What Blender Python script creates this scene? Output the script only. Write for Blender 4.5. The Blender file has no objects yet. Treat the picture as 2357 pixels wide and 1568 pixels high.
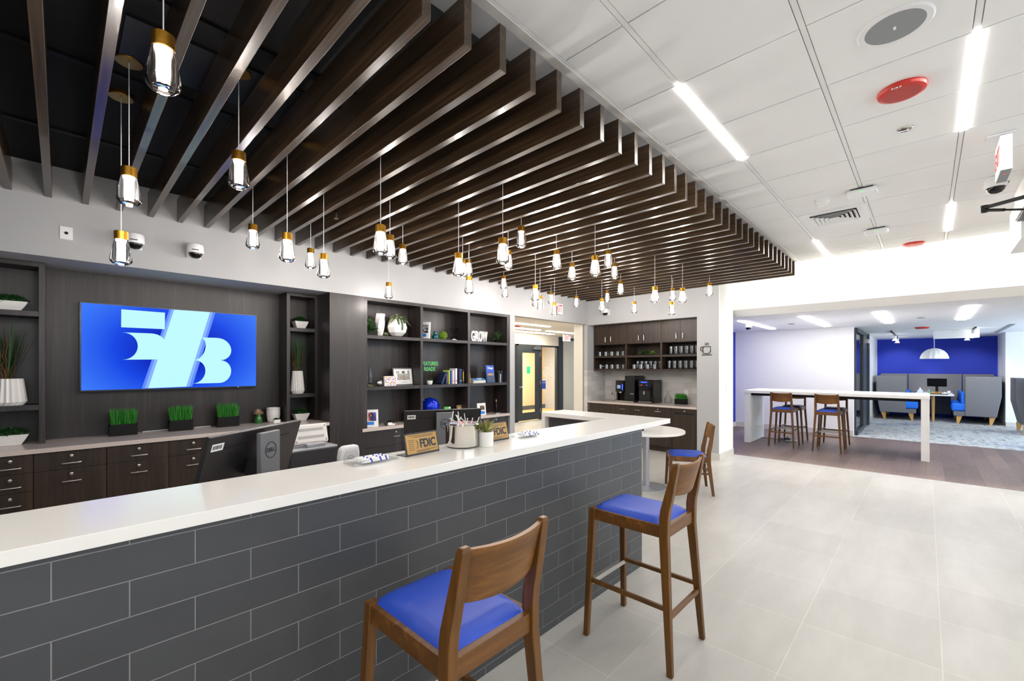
import bpy, math, random
from mathutils import Vector, Matrix
random.seed(7)
S = bpy.context.scene
C = S.collection
PI = math.pi

# ------------------------------------------------------------------ camera
# photograph 2357 x 1568; the wide lens was perspective-corrected, so verticals are upright
FPX, CX, HY, EYE = 996.0, 1178.5, 846.2, 1.49
YAW = math.atan2(CX - 138.8, FPX)
ca, sa = math.cos(YAW), math.sin(YAW)
cam = bpy.data.cameras.new('camera'); camo = bpy.data.objects.new('camera', cam); C.objects.link(camo)
cam.sensor_width = 36; cam.lens = FPX / 2357 * 36; cam.shift_y = (HY - 784) / 2357
cam.clip_start = .05; cam.clip_end = 100
camo.location = (0, 0, EYE); camo.rotation_euler = (PI / 2, 0, -YAW + 0)
camo.rotation_euler = (PI / 2, 0, -(PI / 2 - math.atan2(ca, sa)))
S.camera = camo
# ------------------------------------------------------------------ colour, world, main light
S.view_settings.view_transform = 'Standard'; S.view_settings.look = 'None'
S.view_settings.gamma = 1; S.view_settings.use_curve_mapping = False
S.view_settings.exposure = 0.55
S.render.engine = 'CYCLES'
S.cycles.use_denoising = True
S.cycles.max_bounces = 8; S.cycles.diffuse_bounces = 5; S.cycles.glossy_bounces = 4
S.cycles.transparent_max_bounces = 12; S.cycles.transmission_bounces = 6
S.cycles.caustics_reflective = False; S.cycles.caustics_refractive = False
S.cycles.sample_clamp_indirect = 6
W = bpy.data.worlds.new('world'); S.world = W; W.use_nodes = True
W.node_tree.nodes['Background'].inputs[0].default_value = (.8, .88, 1, 1)
W.node_tree.nodes['Background'].inputs[1].default_value = .4
STRIP, PANEL, COVE, LOBBY, CORE, SCREEN, BULB = 60.0, 15.0, 48.0, 24.0, 14.0, 0.66, 4.8
def area(name, loc, rot, sx, sy, watts, col):
    l = bpy.data.lights.new(name, 'AREA'); l.shape = 'RECTANGLE'; l.size = sx; l.size_y = sy
    l.energy = watts; l.color = col
    o = bpy.data.objects.new(name, l); C.objects.link(o); o.location = loc; o.rotation_euler = rot
    return o
# assumed daylight: unseen area lights behind the camera and right of the back room
area('assumed_shopfront_daylight', (2.2, -4.35, 1.6), (PI / 2, 0, 0), 9.0, 2.6, 82, (.86, .93, 1))
area('added_side_fill', (-4.35, -1.4, 1.6), (PI / 2, 0, -PI / 2), 4.5, 2.4, 22, (1, .97, .93))  # added unseen fill light before the solid left wall, no window there
area('assumed_lounge_daylight', (13.2, -4.35, 1.5), (PI / 2, 0, 0), 5.0, 2.4, 190, (.64, .80, 1))  # unseen area light for an assumed lounge window

# ------------------------------------------------------------------ photo point -> point on a known plane of the room
def ray(x, y):
    u, v = (x - CX) / FPX, (HY - y) / FPX
    return Vector((sa + ca * u, ca - sa * u, v))
def onz(x, y, z):
    d = ray(x, y); t = (z - EYE) / d.z; return Vector((0, 0, EYE)) + d * t
def ony(x, y, Y):
    d = ray(x, y); return Vector((0, 0, EYE)) + d * (Y / d.y)
def onx(x, y, X):
    d = ray(x, y); return Vector((0, 0, EYE)) + d * (X / d.x)

# ------------------------------------------------------------------ mesh builder
class MB:
    def __init__(s, o=(0, 0, 0)): s.v = []; s.f = []; s.o = Vector(o)
    def add(s, vs, fs):
        n = len(s.v); s.v += [Vector(p) - s.o for p in vs]; s.f += [[i + n for i in f] for f in fs]; return s
    def box(s, x0, x1, y0, y1, z0, z1):
        vs = [(x, y, z) for z in (z0, z1) for y in (y0, y1) for x in (x0, x1)]
        return s.add(vs, [(0, 2, 3, 1), (4, 5, 7, 6), (0, 1, 5, 4), (2, 6, 7, 3), (0, 4, 6, 2), (1, 3, 7, 5)])
    def cbox(s, c, sx, sy, sz, rz=0.0, M=None):
        m = Matrix.Rotation(rz, 3, 'Z') if M is None else M
        vs = [Vector(c) + m @ Vector((x * sx / 2, y * sy / 2, z * sz / 2)) for z in (-1, 1) for y in (-1, 1) for x in (-1, 1)]
        return s.add(vs, [(0, 2, 3, 1), (4, 5, 7, 6), (0, 1, 5, 4), (2, 6, 7, 3), (0, 4, 6, 2), (1, 3, 7, 5)])
    def hexa(s, lo, hi):                     # two quads, same winding -> a tapered bar
        return s.add(list(lo) + list(hi), [(3, 2, 1, 0), (4, 5, 6, 7), (0, 1, 5, 4), (1, 2, 6, 5), (2, 3, 7, 6), (3, 0, 4, 7)])
    def bar(s, p, q, w, d, w2=None, d2=None):
        p, q = Vector(p), Vector(q); w2 = w if w2 is None else w2; d2 = d if d2 is None else d2
        f = lambda c, a, b: [c + Vector((-a / 2, -b / 2, 0)), c + Vector((a / 2, -b / 2, 0)), c + Vector((a / 2, b / 2, 0)), c + Vector((-a / 2, b / 2, 0))]
        return s.hexa(f(p, w, d), f(q, w2, d2))
    def tube(s, pts, r, n=8, r2=None, cap=True):
        pts = [Vector(p) for p in pts]; k = len(pts); rings = []
        for i, p in enumerate(pts):
            d = (pts[min(i + 1, k - 1)] - pts[max(i - 1, 0)]).normalized()
            a = d.cross(Vector((0, 0, 1)) if abs(d.z) < .9 else Vector((1, 0, 0))).normalized(); b = d.cross(a)
            rr = r if r2 is None else r + (r2 - r) * i / (k - 1)
            rings.append([p + (a * math.cos(2 * PI * j / n) + b * math.sin(2 * PI * j / n)) * rr for j in range(n)])
        vs = [q for g in rings for q in g]; fs = []
        for i in range(k - 1):
            for j in range(n): fs.append((i * n + j, i * n + (j + 1) % n, (i + 1) * n + (j + 1) % n, (i + 1) * n + j))
        if cap: fs += [tuple(range(n))[::-1], tuple((k - 1) * n + j for j in range(n))]
        return s.add(vs, fs)
    def lathe(s, prof, n=24, c=(0, 0, 0), amp=None, M=None, cap=True):
        c = Vector(c); vs = []; fs = []; k = len(prof)
        for i, (r, z) in enumerate(prof):
            for j in range(n):
                a = 2 * PI * j / n; rr = r * (amp(i, j) if amp else 1)
                p = Vector((rr * math.cos(a), rr * math.sin(a), z)); vs.append(c + (M @ p if M is not None else p))
        for i in range(k - 1):
            for j in range(n): fs.append((i * n + j, i * n + (j + 1) % n, (i + 1) * n + (j + 1) % n, (i + 1) * n + j))
        if cap: fs += [tuple(range(n))[::-1], tuple((k - 1) * n + j for j in range(n))]
        return s.add(vs, fs)
    def prism(s, poly, h, M=None, c=(0, 0, 0)):  # poly in local xy, extruded 0..h in local z, then M, c
        n = len(poly); c = Vector(c); m = M if M is not None else Matrix.Identity(3)
        vs = [c + m @ Vector((x, y, 0)) for x, y in poly] + [c + m @ Vector((x, y, h)) for x, y in poly]
        fs = [tuple(range(n))[::-1], tuple(range(n, 2 * n))] + [(i, (i + 1) % n, n + (i + 1) % n, n + i) for i in range(n)]
        return s.add(vs, fs)
    def ball(s, c, r, n=16, m=10, sc=(1, 1, 1)):
        c = Vector(c); vs = [c + Vector((0, 0, -r * sc[2]))]
        for i in range(1, m):
            t = -PI / 2 + PI * i / m
            for j in range(n): vs.append(c + Vector((r * sc[0] * math.cos(t) * math.cos(2 * PI * j / n), r * sc[1] * math.cos(t) * math.sin(2 * PI * j / n), r * sc[2] * math.sin(t))))
        vs.append(c + Vector((0, 0, r * sc[2]))); fs = []
        for j in range(n): fs.append((0, 1 + (j + 1) % n, 1 + j))
        for i in range(m - 2):
            for j in range(n): a = 1 + i * n; fs.append((a + j, a + (j + 1) % n, a + n + (j + 1) % n, a + n + j))
        e = len(vs) - 1; a = 1 + (m - 2) * n
        for j in range(n): fs.append((a + j, a + (j + 1) % n, e))
        return s.add(vs, fs)
    def leaf(s, p, d, L, w, bend=.3, n=5, thick=None):  # pointed blade, bends down along its length
        p = Vector(p); d = Vector(d).normalized(); side = d.cross(Vector((0, 0, 1)))
        side = side.normalized() if side.length > 1e-4 else Vector((1, 0, 0))
        vs = []; fs = []; nrm = side.cross(d)
        for i in range(n + 1):
            t = i / n; q = p + d * L * t + Vector((0, 0, -bend * L * t * t)); ww = w * math.sin(PI * (.12 + .88 * (1 - t))) * (1 if t < 1 else 0) + .0004
            vs += [q - side * ww / 2, q + nrm * ww * .18, q + side * ww / 2]
        for i in range(n): a = i * 3; fs += [(a, a + 1, a + 4, a + 3), (a + 1, a + 2, a + 5, a + 4)]
        return s.add(vs, fs)
    def mesh(s, name, mat, smooth=False):
        me = bpy.data.meshes.new(name); me.from_pydata(s.v, [], s.f); me.update()
        if mat: me.materials.append(mat)
        if smooth:
            for p in me.polygons: p.use_smooth = True
            try: me.set_sharp_from_angle(angle=math.radians(38))
            except Exception: pass
        return me
def link(o, parent=None):
    C.objects.link(o)
    if parent: o.parent = parent
    return o
def bev(o, w, seg=2):
    if w:
        m = o.modifiers.new('bevel', 'BEVEL'); m.width = w; m.segments = seg; m.limit_method = 'ANGLE'
def tag(o, label, cat, group=None, kind='thing'):
    o['label'] = label; o['category'] = cat; o['kind'] = kind
    if group: o['group'] = group
    return o
def thing(name, label, cat, loc, rz=0.0, group=None):
    o = bpy.data.objects.new(name, None); o.empty_display_size = .05; C.objects.link(o)
    o.location = loc; o.rotation_euler = (0, 0, rz); return tag(o, label, cat, group)
def part(name, mb, mat, parent, label=None, bevel=0, smooth=False, kind=None):
    o = bpy.data.objects.new(name, mb if isinstance(mb, bpy.types.Mesh) else mb.mesh(name, mat, smooth)); link(o, parent); bev(o, bevel)
    if label: o['label'] = label
    if kind: o['kind'] = kind
    return o
def solo(name, mb, mat, label, cat, loc=(0, 0, 0), rz=0.0, group=None, bevel=0, smooth=False, kind='thing'):
    o = bpy.data.objects.new(name, mb.mesh(name, mat, smooth)); link(o); o.location = loc; o.rotation_euler = (0, 0, rz); bev(o, bevel)
    return tag(o, label, cat, group, kind)
def struct(name, mb, mat, parent=None, bevel=0):
    o = bpy.data.objects.new(name, mb.mesh(name, mat)); link(o, parent); bev(o, bevel)
    if not parent: o['kind'] = 'structure'
    return o
def dup(root, loc, rz=None, label=None):
    r = root.copy(); C.objects.link(r); r.location = loc
    if rz is not None: r.rotation_euler = (0, 0, rz)
    if label: r['label'] = label
    for ch in list(root.children):
        c = ch.copy(); C.objects.link(c); c.parent = r
        for g in list(ch.children):
            d = g.copy(); C.objects.link(d); d.parent = c
    return r
def text(name, body, size, mat, parent, M, c, ext=.001, fat=0.0, align='CENTER', w=None, spacing=1.0, shear=0.0):
    cu = bpy.data.curves.new('t', 'FONT'); cu.body = body; cu.size = size; cu.extrude = ext; cu.offset = fat
    cu.align_x = align; cu.align_y = 'CENTER'; cu.space_character = spacing; cu.shear = shear
    t = bpy.data.objects.new('t', cu); C.objects.link(t)
    bpy.context.view_layer.update()
    me = bpy.data.meshes.new_from_object(t.evaluated_get(bpy.context.evaluated_depsgraph_get()))
    bpy.data.objects.remove(t); bpy.data.curves.remove(cu)
    xs = [v.co.x for v in me.vertices]; k = (w / (max(xs) - min(xs))) if w else 1
    for v in me.vertices: v.co = Vector(c) + M @ Vector((v.co.x * k, v.co.y, v.co.z))
    me.materials.clear(); me.materials.append(mat)
    o = bpy.data.objects.new(name, me); return link(o, parent)
def frame(rz=0.0, tilt=0.0):   # x = along width, y = up, z = out towards -Y (rz=0); tilt leans the top back
    return Matrix.Rotation(rz, 3, 'Z') @ Matrix.Rotation(PI / 2 - tilt, 3, 'X')
NEGY = frame(0); NEGX = frame(-PI / 2); POSY = frame(PI)

# ------------------------------------------------------------------ materials
def lin(c):
    if isinstance(c, str): c = tuple(int(c[i:i + 2], 16) / 255 for i in (0, 2, 4))
    return tuple(x / 12.92 if x <= .04045 else ((x + .055) / 1.055) ** 2.4 for x in c) + (1,)
def base(name):
    m = bpy.data.materials.new(name); m.use_nodes = True; return m, m.node_tree.nodes, m.node_tree.links, m.node_tree.nodes['Principled BSDF']
def pm(name, col, rough=.5, metal=0.0, spec=.5, coat=0.0, noise=0.0, nscale=8.0, bump=0.0):
    m, N, L, b = base(name); b.inputs['Base Color'].default_value = lin(col); b.inputs['Roughness'].default_value = rough
    b.inputs['Metallic'].default_value = metal; b.inputs['Specular IOR Level'].default_value = spec
    b.inputs['Coat Weight'].default_value = coat
    tc = N.new('ShaderNodeTexCoord'); nz = N.new('ShaderNodeTexNoise'); nz.inputs['Scale'].default_value = nscale; nz.inputs['Detail'].default_value = 4
    L.new(tc.outputs['Object'], nz.inputs['Vector'])
    mx = N.new('ShaderNodeMix'); mx.data_type = 'RGBA'; c = lin(col)
    mx.inputs[6].default_value = tuple(x * (1 - noise) for x in c[:3]) + (1,); mx.inputs[7].default_value = tuple(min(1, x * (1 + noise)) for x in c[:3]) + (1,)
    L.new(nz.outputs['Fac'], mx.inputs[0]); L.new(mx.outputs[2], b.inputs['Base Color'])
    if bump:
        bp = N.new('ShaderNodeBump'); bp.inputs['Strength'].default_value = bump; bp.inputs['Distance'].default_value = .002
        L.new(nz.outputs['Fac'], bp.inputs['Height']); L.new(bp.outputs['Normal'], b.inputs['Normal'])
    return m
def wood(name, c1, c2, axis='z', rough=.45, fine=55.0, c3=None, coat=0.0, spec=.5):
    m, N, L, b = base(name); tc = N.new('ShaderNodeTexCoord'); mp = N.new('ShaderNodeMapping')
    sc = {'x': (1.6, fine, fine), 'y': (fine, 1.6, fine), 'z': (fine, fine, 1.6)}[axis]
    mp.inputs['Scale'].default_value = sc; L.new(tc.outputs['Object'], mp.inputs['Vector'])
    n1 = N.new('ShaderNodeTexNoise'); n1.inputs['Scale'].default_value = 1; n1.inputs['Detail'].default_value = 5; n1.inputs['Roughness'].default_value = .62; n1.inputs['Distortion'].default_value = .5
    L.new(mp.outputs['Vector'], n1.inputs['Vector'])
    mp2 = N.new('ShaderNodeMapping'); mp2.inputs['Scale'].default_value = tuple(s * .16 if s > 2 else .5 for s in sc); L.new(tc.outputs['Object'], mp2.inputs['Vector'])
    n2 = N.new('ShaderNodeTexNoise'); n2.inputs['Scale'].default_value = 1; n2.inputs['Detail'].default_value = 2; n2.inputs['Distortion'].default_value = 1.2
    L.new(mp2.outputs['Vector'], n2.inputs['Vector'])
    ad = N.new('ShaderNodeMath'); ad.operation = 'MULTIPLY_ADD'; ad.inputs[1].default_value = .55; L.new(n1.outputs['Fac'], ad.inputs[0])
    ml = N.new('ShaderNodeMath'); ml.operation = 'MULTIPLY'; ml.inputs[1].default_value = .45; L.new(n2.outputs['Fac'], ml.inputs[0]); L.new(ml.outputs[0], ad.inputs[2])
    cr = N.new('ShaderNodeValToRGB'); cr.color_ramp.elements[0].position = .34; cr.color_ramp.elements[0].color = lin(c1)
    cr.color_ramp.elements[1].position = .66; cr.color_ramp.elements[1].color = lin(c2)
    if c3: e = cr.color_ramp.elements.new(.52); e.color = lin(c3)
    L.new(ad.outputs[0], cr.inputs['Fac']); L.new(cr.outputs['Color'], b.inputs['Base Color'])
    b.inputs['Roughness'].default_value = rough; b.inputs['Coat Weight'].default_value = coat; b.inputs['Specular IOR Level'].default_value = spec
    bp = N.new('ShaderNodeBump'); bp.inputs['Strength'].default_value = .12; bp.inputs['Distance'].default_value = .001
    L.new(n1.outputs['Fac'], bp.inputs['Height']); L.new(bp.outputs['Normal'], b.inputs['Normal'])
    return m
def bricks(name, ax, c1, c2, mortar, w, h, gap, off, rough=.35, offset=.5, shift=(0, 0), spec=.5, tint=.5, noise=0.0, bias=0.0, coat=0.0, nsc=6.0, streak=None):
    m, N, L, b = base(name); tc = N.new('ShaderNodeTexCoord'); sp = N.new('ShaderNodeSeparateXYZ'); L.new(tc.outputs['Object'], sp.inputs[0])
    cb = N.new('ShaderNodeCombineXYZ')
    for i in (0, 1):
        a = N.new('ShaderNodeMath'); a.operation = 'ADD'; a.inputs[1].default_value = -off[i]; L.new(sp.outputs[ax[i]], a.inputs[0]); L.new(a.outputs[0], cb.inputs[i])
    bt = N.new('ShaderNodeTexBrick'); L.new(cb.outputs[0], bt.inputs['Vector']); bt.offset = offset; bt.squash = 1
    bt.inputs['Scale'].default_value = 1; bt.inputs['Brick Width'].default_value = w; bt.inputs['Row Height'].default_value = h
    bt.inputs['Mortar Size'].default_value = gap; bt.inputs['Mortar Smooth'].default_value = 0; bt.inputs['Bias'].default_value = bias
    bt.inputs['Color1'].default_value = lin(c1); bt.inputs['Color2'].default_value = lin(c2); bt.inputs['Mortar'].default_value = lin(mortar)
    out = bt.outputs['Color']
    if noise:
        nz = N.new('ShaderNodeTexNoise'); nz.inputs['Scale'].default_value = nsc; nz.inputs['Detail'].default_value = 7; nz.inputs['Roughness'].default_value = .65
        mp = N.new('ShaderNodeMapping'); mp.inputs['Scale'].default_value = streak or (1, 1, 1); L.new(tc.outputs['Object'], mp.inputs['Vector']); L.new(mp.outputs[0], nz.inputs['Vector'])
        mr = N.new('ShaderNodeMapRange'); mr.inputs[1].default_value = .3; mr.inputs[2].default_value = .7; mr.inputs[3].default_value = 1 - noise; mr.inputs[4].default_value = 1 + noise * .4; L.new(nz.outputs['Fac'], mr.inputs[0])
        mx = N.new('ShaderNodeVectorMath'); mx.operation = 'SCALE'; L.new(out, mx.inputs[0]); L.new(mr.outputs[0], mx.inputs['Scale']); out = mx.outputs[0]
    L.new(out, b.inputs['Base Color']); b.inputs['Roughness'].default_value = rough; b.inputs['Specular IOR Level'].default_value = spec; b.inputs['Coat Weight'].default_value = coat
    iv = N.new('ShaderNodeMath'); iv.operation = 'SUBTRACT'; iv.inputs[0].default_value = 1; L.new(bt.outputs['Fac'], iv.inputs[1])
    bp = N.new('ShaderNodeBump'); bp.inputs['Strength'].default_value = .4; bp.inputs['Distance'].default_value = .002; L.new(iv.outputs[0], bp.inputs['Height']); L.new(bp.outputs['Normal'], b.inputs['Normal'])
    return m
def emit(name, col, k):
    m, N, L, b = base(name); b.inputs['Base Color'].default_value = lin(col); b.inputs['Emission Color'].default_value = lin(col); b.inputs['Emission Strength'].default_value = k; b.inputs['Specular IOR Level'].default_value = .1; b.inputs['Base Color'].default_value = (.02, .02, .02, 1) if k < 1 else b.inputs['Base Color'].default_value; return m
def glassy(name, tint=(1, 1, 1), edge=(.45, .45, .47), gloss=.25, rough=.02, f=.35, k=1.0):
    m, N, L, b = base(name); N.remove(b); out = N['Material Output']
    lw = N.new('ShaderNodeLayerWeight'); lw.inputs['Blend'].default_value = f
    mx = N.new('ShaderNodeMix'); mx.data_type = 'RGBA'; mx.inputs[6].default_value = (*tint, 1); mx.inputs[7].default_value = (*edge, 1); L.new(lw.outputs['Facing'], mx.inputs[0])
    tr = N.new('ShaderNodeBsdfTransparent'); L.new(mx.outputs[2], tr.inputs[0]); gl = N.new('ShaderNodeBsdfGlossy'); gl.inputs['Roughness'].default_value = rough
    ms = N.new('ShaderNodeMixShader'); lf = N.new('ShaderNodeLayerWeight'); lf.inputs['Blend'].default_value = .5; p5 = N.new('ShaderNodeMath'); p5.operation = 'POWER'; p5.inputs[1].default_value = 5; L.new(lf.outputs['Facing'], p5.inputs[0]); fr = N.new('ShaderNodeMath'); fr.operation = 'MULTIPLY_ADD'; fr.inputs[1].default_value = .96; fr.inputs[2].default_value = .04; L.new(p5.outputs[0], fr.inputs[0])
    ka = N.new('ShaderNodeMath'); ka.operation = 'MULTIPLY_ADD'; ka.inputs[1].default_value = k; ka.inputs[2].default_value = gloss; ka.use_clamp = True; L.new(fr.outputs[0], ka.inputs[0])
    L.new(ka.outputs[0], ms.inputs[0]); L.new(tr.outputs[0], ms.inputs[1]); L.new(gl.outputs[0], ms.inputs[2]); L.new(ms.outputs[0], out.inputs[0])
    return m
M = {}
M['white'] = pm('white paint', 'f2f1ee', .6, noise=.01)
M['wallgrey'] = pm('warm grey paint', 'b2b2b3', .6, noise=.015)
M['wallcream'] = pm('cream paint', 'efe9de', .6, noise=.01)
M['trimgrey'] = pm('grey vinyl base', 'd0cdc6', .5)
M['blackceil'] = pm('black ceiling paint', '0c0c0e', .8, noise=.2)
M['tileceil'] = pm('ceiling panel', 'f2f2f1', .85, noise=.03, nscale=3)
M['grid'] = pm('ceiling grid metal', 'f0f0ee', .35)
M['gapdark'] = pm('ceiling gap', 'b9b8b5', .8)
M['slat'] = wood('dark walnut baffle', '251b13', '604a34', 'y', .28, 60, c3='3e3022', coat=.2)
M['lam'] = wood('dark laminate', '1a1615', '3a3230', 'z', .40, 45, c3='272120')
M['lambrown'] = wood('brown laminate', '241a14', '4a382a', 'z', .42, 45, c3='33271e')
M['walnut'] = wood('walnut chair wood', '4a2c0c', '7c4f1c', 'z', .40, 34, c3='65400f')
M['walnutx'] = wood('walnut panel wood', '4c2e0c', '91622a', 'x', .42, 26, c3='6c4417')
M['vinyl'] = pm('blue vinyl', '2a50c4', .42, noise=.04, nscale=30)
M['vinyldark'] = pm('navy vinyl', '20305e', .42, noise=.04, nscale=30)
M['quartz'] = pm('white quartz', 'f4f1ec', .16, noise=.015, nscale=20)
M['quartzgrey'] = pm('taupe quartz', 'cdbfb8', .18, noise=.03, nscale=60)
M['bartile'] = bricks('grey wall tile', (0, 2), '3d3e41', '454649', '858587', .2885, .0975, .0013, (2.004 - .2885 * 40.5, .917 - .0975 * 40), rough=.42, noise=.06, nsc=14)
M['splash'] = bricks('backsplash tile', (1, 2), 'd8d6d4', 'bdbab8', 'c6c4c1', .30, .10, .0014, (-.05, .012), rough=.3)
M['splashx'] = bricks('backsplash side tile', (0, 2), 'd8d6d4', 'bdbab8', 'c6c4c1', .30, .10, .0014, (.1, .012), rough=.3)
M['floortile'] = bricks('grey porcelain floor', (0, 1), 'b8b5af', 'c0bdb7', 'cfcbc3', .585, .582, .0022, (4.17 - .585 * 40, .525 - .582 * 40), rough=.36, offset=0, noise=.13, nsc=2.2, streak=(.6, 2.2, 1))
M['floorwood'] = bricks('wood plank vinyl', (0, 1), '6d5a52', '857068', '5a4a44', 1.2, .18, .0012, (0, 0), rough=.42, offset=.37, noise=.35, nsc=7, streak=(1, 6, 1))
M['black'] = pm('matt black', '090909', .55, spec=.25)
M['blacksatin'] = pm('satin black', '101013', .28)
M['blackgloss'] = pm('gloss black', '08080a', .08)
M['steel'] = pm('brushed steel', 'c9c6c1', .28, 1)
M['chrome'] = pm('polished chrome', 'e4e0da', .04, 1)
M['brass'] = pm('aged brass', 'a97c2c', .36, 1, noise=.15, nscale=40)
M['whiteplastic'] = pm('white plastic', 'efeff0', .35)
M['greyplastic'] = pm('grey plastic', '6e7074', .35)
M['darkgrey'] = pm('charcoal plastic', '2b2c2f', .45)
M['ceramic'] = pm('white ceramic', 'efedea', .18)
M['ceramicmatt'] = pm('matt white ceramic', 'e6e3e0', .5)
M['greenceramic'] = pm('green glaze', '2c6b33', .15)
M['tealceramic'] = pm('teal glaze', '0d5a60', .1)
M['glassclear'] = glassy('clear crystal', (.97, .97, .97), (.52, .50, .49), 0, k=.45)
m, N, L, b = base('crystal shade'); N.remove(b); g_ = N.new('ShaderNodeBsdfGlass'); g_.inputs['Roughness'].default_value = 0; g_.inputs['IOR'].default_value = 1.42; L.new(g_.outputs[0], N['Material Output'].inputs[0]); M['shade'] = m
M['glassmug'] = glassy('mug glass', (.90, .92, .94), (.72, .76, .80), .26)
M['crystal'] = glassy('blue crystal', (.62, .70, .80), (.45, .52, .62), .16)
M['pane'] = glassy('window pane', (.93, .95, .95), (.8, .84, .85), .02)
M['glassdark'] = glassy('smoked pane', (.55, .58, .62), (.3, .33, .36), .06)
M['grassg'] = pm('artificial grass', '2e8a24', .6, noise=.35, nscale=40)
M['grassdark'] = pm('boxwood green', '1c4a1c', .6, noise=.4, nscale=40)
M['leaf'] = pm('leaf green', '36552c', .5, noise=.3, nscale=25)
M['leaflime'] = pm('lime leaf', '7d9a3a', .55, noise=.3, nscale=25)
M['leafpale'] = pm('pale grey green leaf', '9aa37a', .55, noise=.2, nscale=25)
M['leafred'] = pm('red tipped leaf', '8c5a4a', .55, noise=.3, nscale=25)
M['leafpeach'] = pm('peach succulent', 'cdb291', .55, noise=.2, nscale=25)
M['twig'] = pm('brown twig', '7a4a26', .7, noise=.2)
M['moss'] = pm('moss', '5f7a1c', .9, noise=.5, nscale=60, bump=.6)
M['red'] = pm('alarm red', 'c4281c', .3)
M['redface'] = pm('alarm red grille', 'b23a34', .5)
M['speaker'] = pm('speaker grille grey', '8f9293', .6)
M['gold'] = pm('gold sign face', 'b18a4e', .38, .25)
M['navy'] = pm('navy print', '1b2334', .5)
M['paper'] = pm('white paper', 'f3f2f0', .7)
M['blueprint'] = pm('blue print', '1f7fe0', .5)
M['wallblue'] = pm('royal blue wall', '1a34b0', .7, noise=.03, nscale=60)
M['charcoal'] = pm('charcoal upholstery', '747477', .85, noise=.12, nscale=180, bump=.2)
M['bluefab'] = pm('bright blue upholstery', '1f74ea', .8, noise=.08, nscale=120)
M['maple'] = wood('maple leg', 'c08d48', 'dcae6c', 'z', .45, 30)
M['metalgrey'] = pm('silver powder coat', 'b9bbc2', .35, .6)
M['doorframe'] = pm('dark slate frame', '33393c', .42)
M['beige'] = bricks('beige wall panels', (0, 2), 'dcc29a', 'cdb28a', 'b89f78', .45, 3.0, .002, (0, 0), rough=.6, noise=.1, nsc=3, streak=(6, 1, .6))
M['tan'] = pm('tan floor', 'c8a36c', .5, noise=.1)
M['frost'] = pm('frosted panel', 'eceadc', .5)
M['strip'] = emit('linear led', 'fffdf8', STRIP); M['panel'] = emit('led panel', 'fdfcff', PANEL); M['cove'] = emit('cove led', 'fffaee', COVE)
M['lobbyled'] = emit('lobby led', 'fff6e4', LOBBY); M['core'] = emit('pendant led core', 'ffeadb', CORE); M['spotled'] = emit('track spot', 'fffaf0', 30)
M['exitface'] = emit('lit exit face', 'fbf6f2', .8); M['exitred'] = emit('lit exit letters', 'e0281c', .7)
M['ledred'] = emit('red indicator', 'ff2020', 1.5); M['ledgreen'] = emit('green indicator', '40ff70', 1.2); M['ledblue'] = emit('blue display', '2a4cff', 1.4); M['lcd'] = emit('lcd panel', '9aa6d8', .6)
M['monblack'] = pm('monitor black', '1c1c1f', .38)
M['hole'] = pm('slot black', '020203', .7)
M['screenblack'] = pm('dark screen', '05080c', .4, spec=.08)
ORD = ('first second third fourth fifth sixth seventh eighth ninth tenth eleventh twelfth thirteenth fourteenth fifteenth sixteenth seventeenth eighteenth nineteenth twentieth '
       'twenty-first twenty-second twenty-third twenty-fourth twenty-fifth twenty-sixth twenty-seventh twenty-eighth twenty-ninth thirtieth thirty-first thirty-second thirty-third thirty-fourth thirty-fifth thirty-sixth thirty-seventh thirty-eighth thirty-ninth fortieth forty-first forty-second').split()

# ------------------------------------------------------------------ main planes
YW, XC, XB, ZC = 4.915, 7.317, 8.0, 3.12      # soffit wall, coffee wall, bulkhead, ceiling
ZS = 2.35                                     # soffit underside
YR = 5.487                                    # back of the recess
# ------------------------------------------------------------------ floors
struct('floor', MB().box(-4.5, XB, -4.5, 8.03, -.05, 0), M['floortile'])
struct('floor_wood', MB().box(XB, 11.9, -4.5, 5.0, -.05, 0), M['floorwood'])
m, N, L, b = base('carpet')
tc = N.new('ShaderNodeTexCoord'); mp = N.new('ShaderNodeMapping'); mp.inputs['Scale'].default_value = (9, 4.5, 1); L.new(tc.outputs['Object'], mp.inputs['Vector'])
n1 = N.new('ShaderNodeTexNoise'); n1.inputs['Scale'].default_value = 1.5; n1.inputs['Detail'].default_value = 6; n1.inputs['Roughness'].default_value = .75; L.new(mp.outputs[0], n1.inputs['Vector'])
n2 = N.new('ShaderNodeTexNoise'); n2.inputs['Scale'].default_value = .55; n2.inputs['Detail'].default_value = 4; n2.inputs['Roughness'].default_value = .7; L.new(tc.outputs['Object'], n2.inputs['Vector'])
r1 = N.new('ShaderNodeValToRGB'); e = r1.color_ramp.elements; e[0].position = .40; e[0].color = lin('4c4d49'); e[1].position = .49; e[1].color = lin('cbccca'); L.new(n1.outputs['Fac'], r1.inputs['Fac'])
r2 = N.new('ShaderNodeValToRGB'); e = r2.color_ramp.elements; e[0].position = .56; e[0].color = (0, 0, 0, 1); e[1].position = .66; e[1].color = (1, 1, 1, 1)
ad = N.new('ShaderNodeMath'); ad.operation = 'MULTIPLY_ADD'; ad.inputs[1].default_value = .5; L.new(n1.outputs['Fac'], ad.inputs[0])
md = N.new('ShaderNodeMath'); md.operation = 'MULTIPLY'; md.inputs[1].default_value = .55; L.new(n2.outputs['Fac'], md.inputs[0]); L.new(md.outputs[0], ad.inputs[2]); L.new(ad.outputs[0], r2.inputs['Fac'])
mx = N.new('ShaderNodeMix'); mx.data_type = 'RGBA'; mx.inputs[7].default_value = lin('3a5f9c'); L.new(r1.outputs[0], mx.inputs[6]); L.new(r2.outputs[0], mx.inputs[0]); L.new(mx.outputs[2], b.inputs['Base Color']); b.inputs['Roughness'].default_value = .95
M['carpet'] = m
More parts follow.
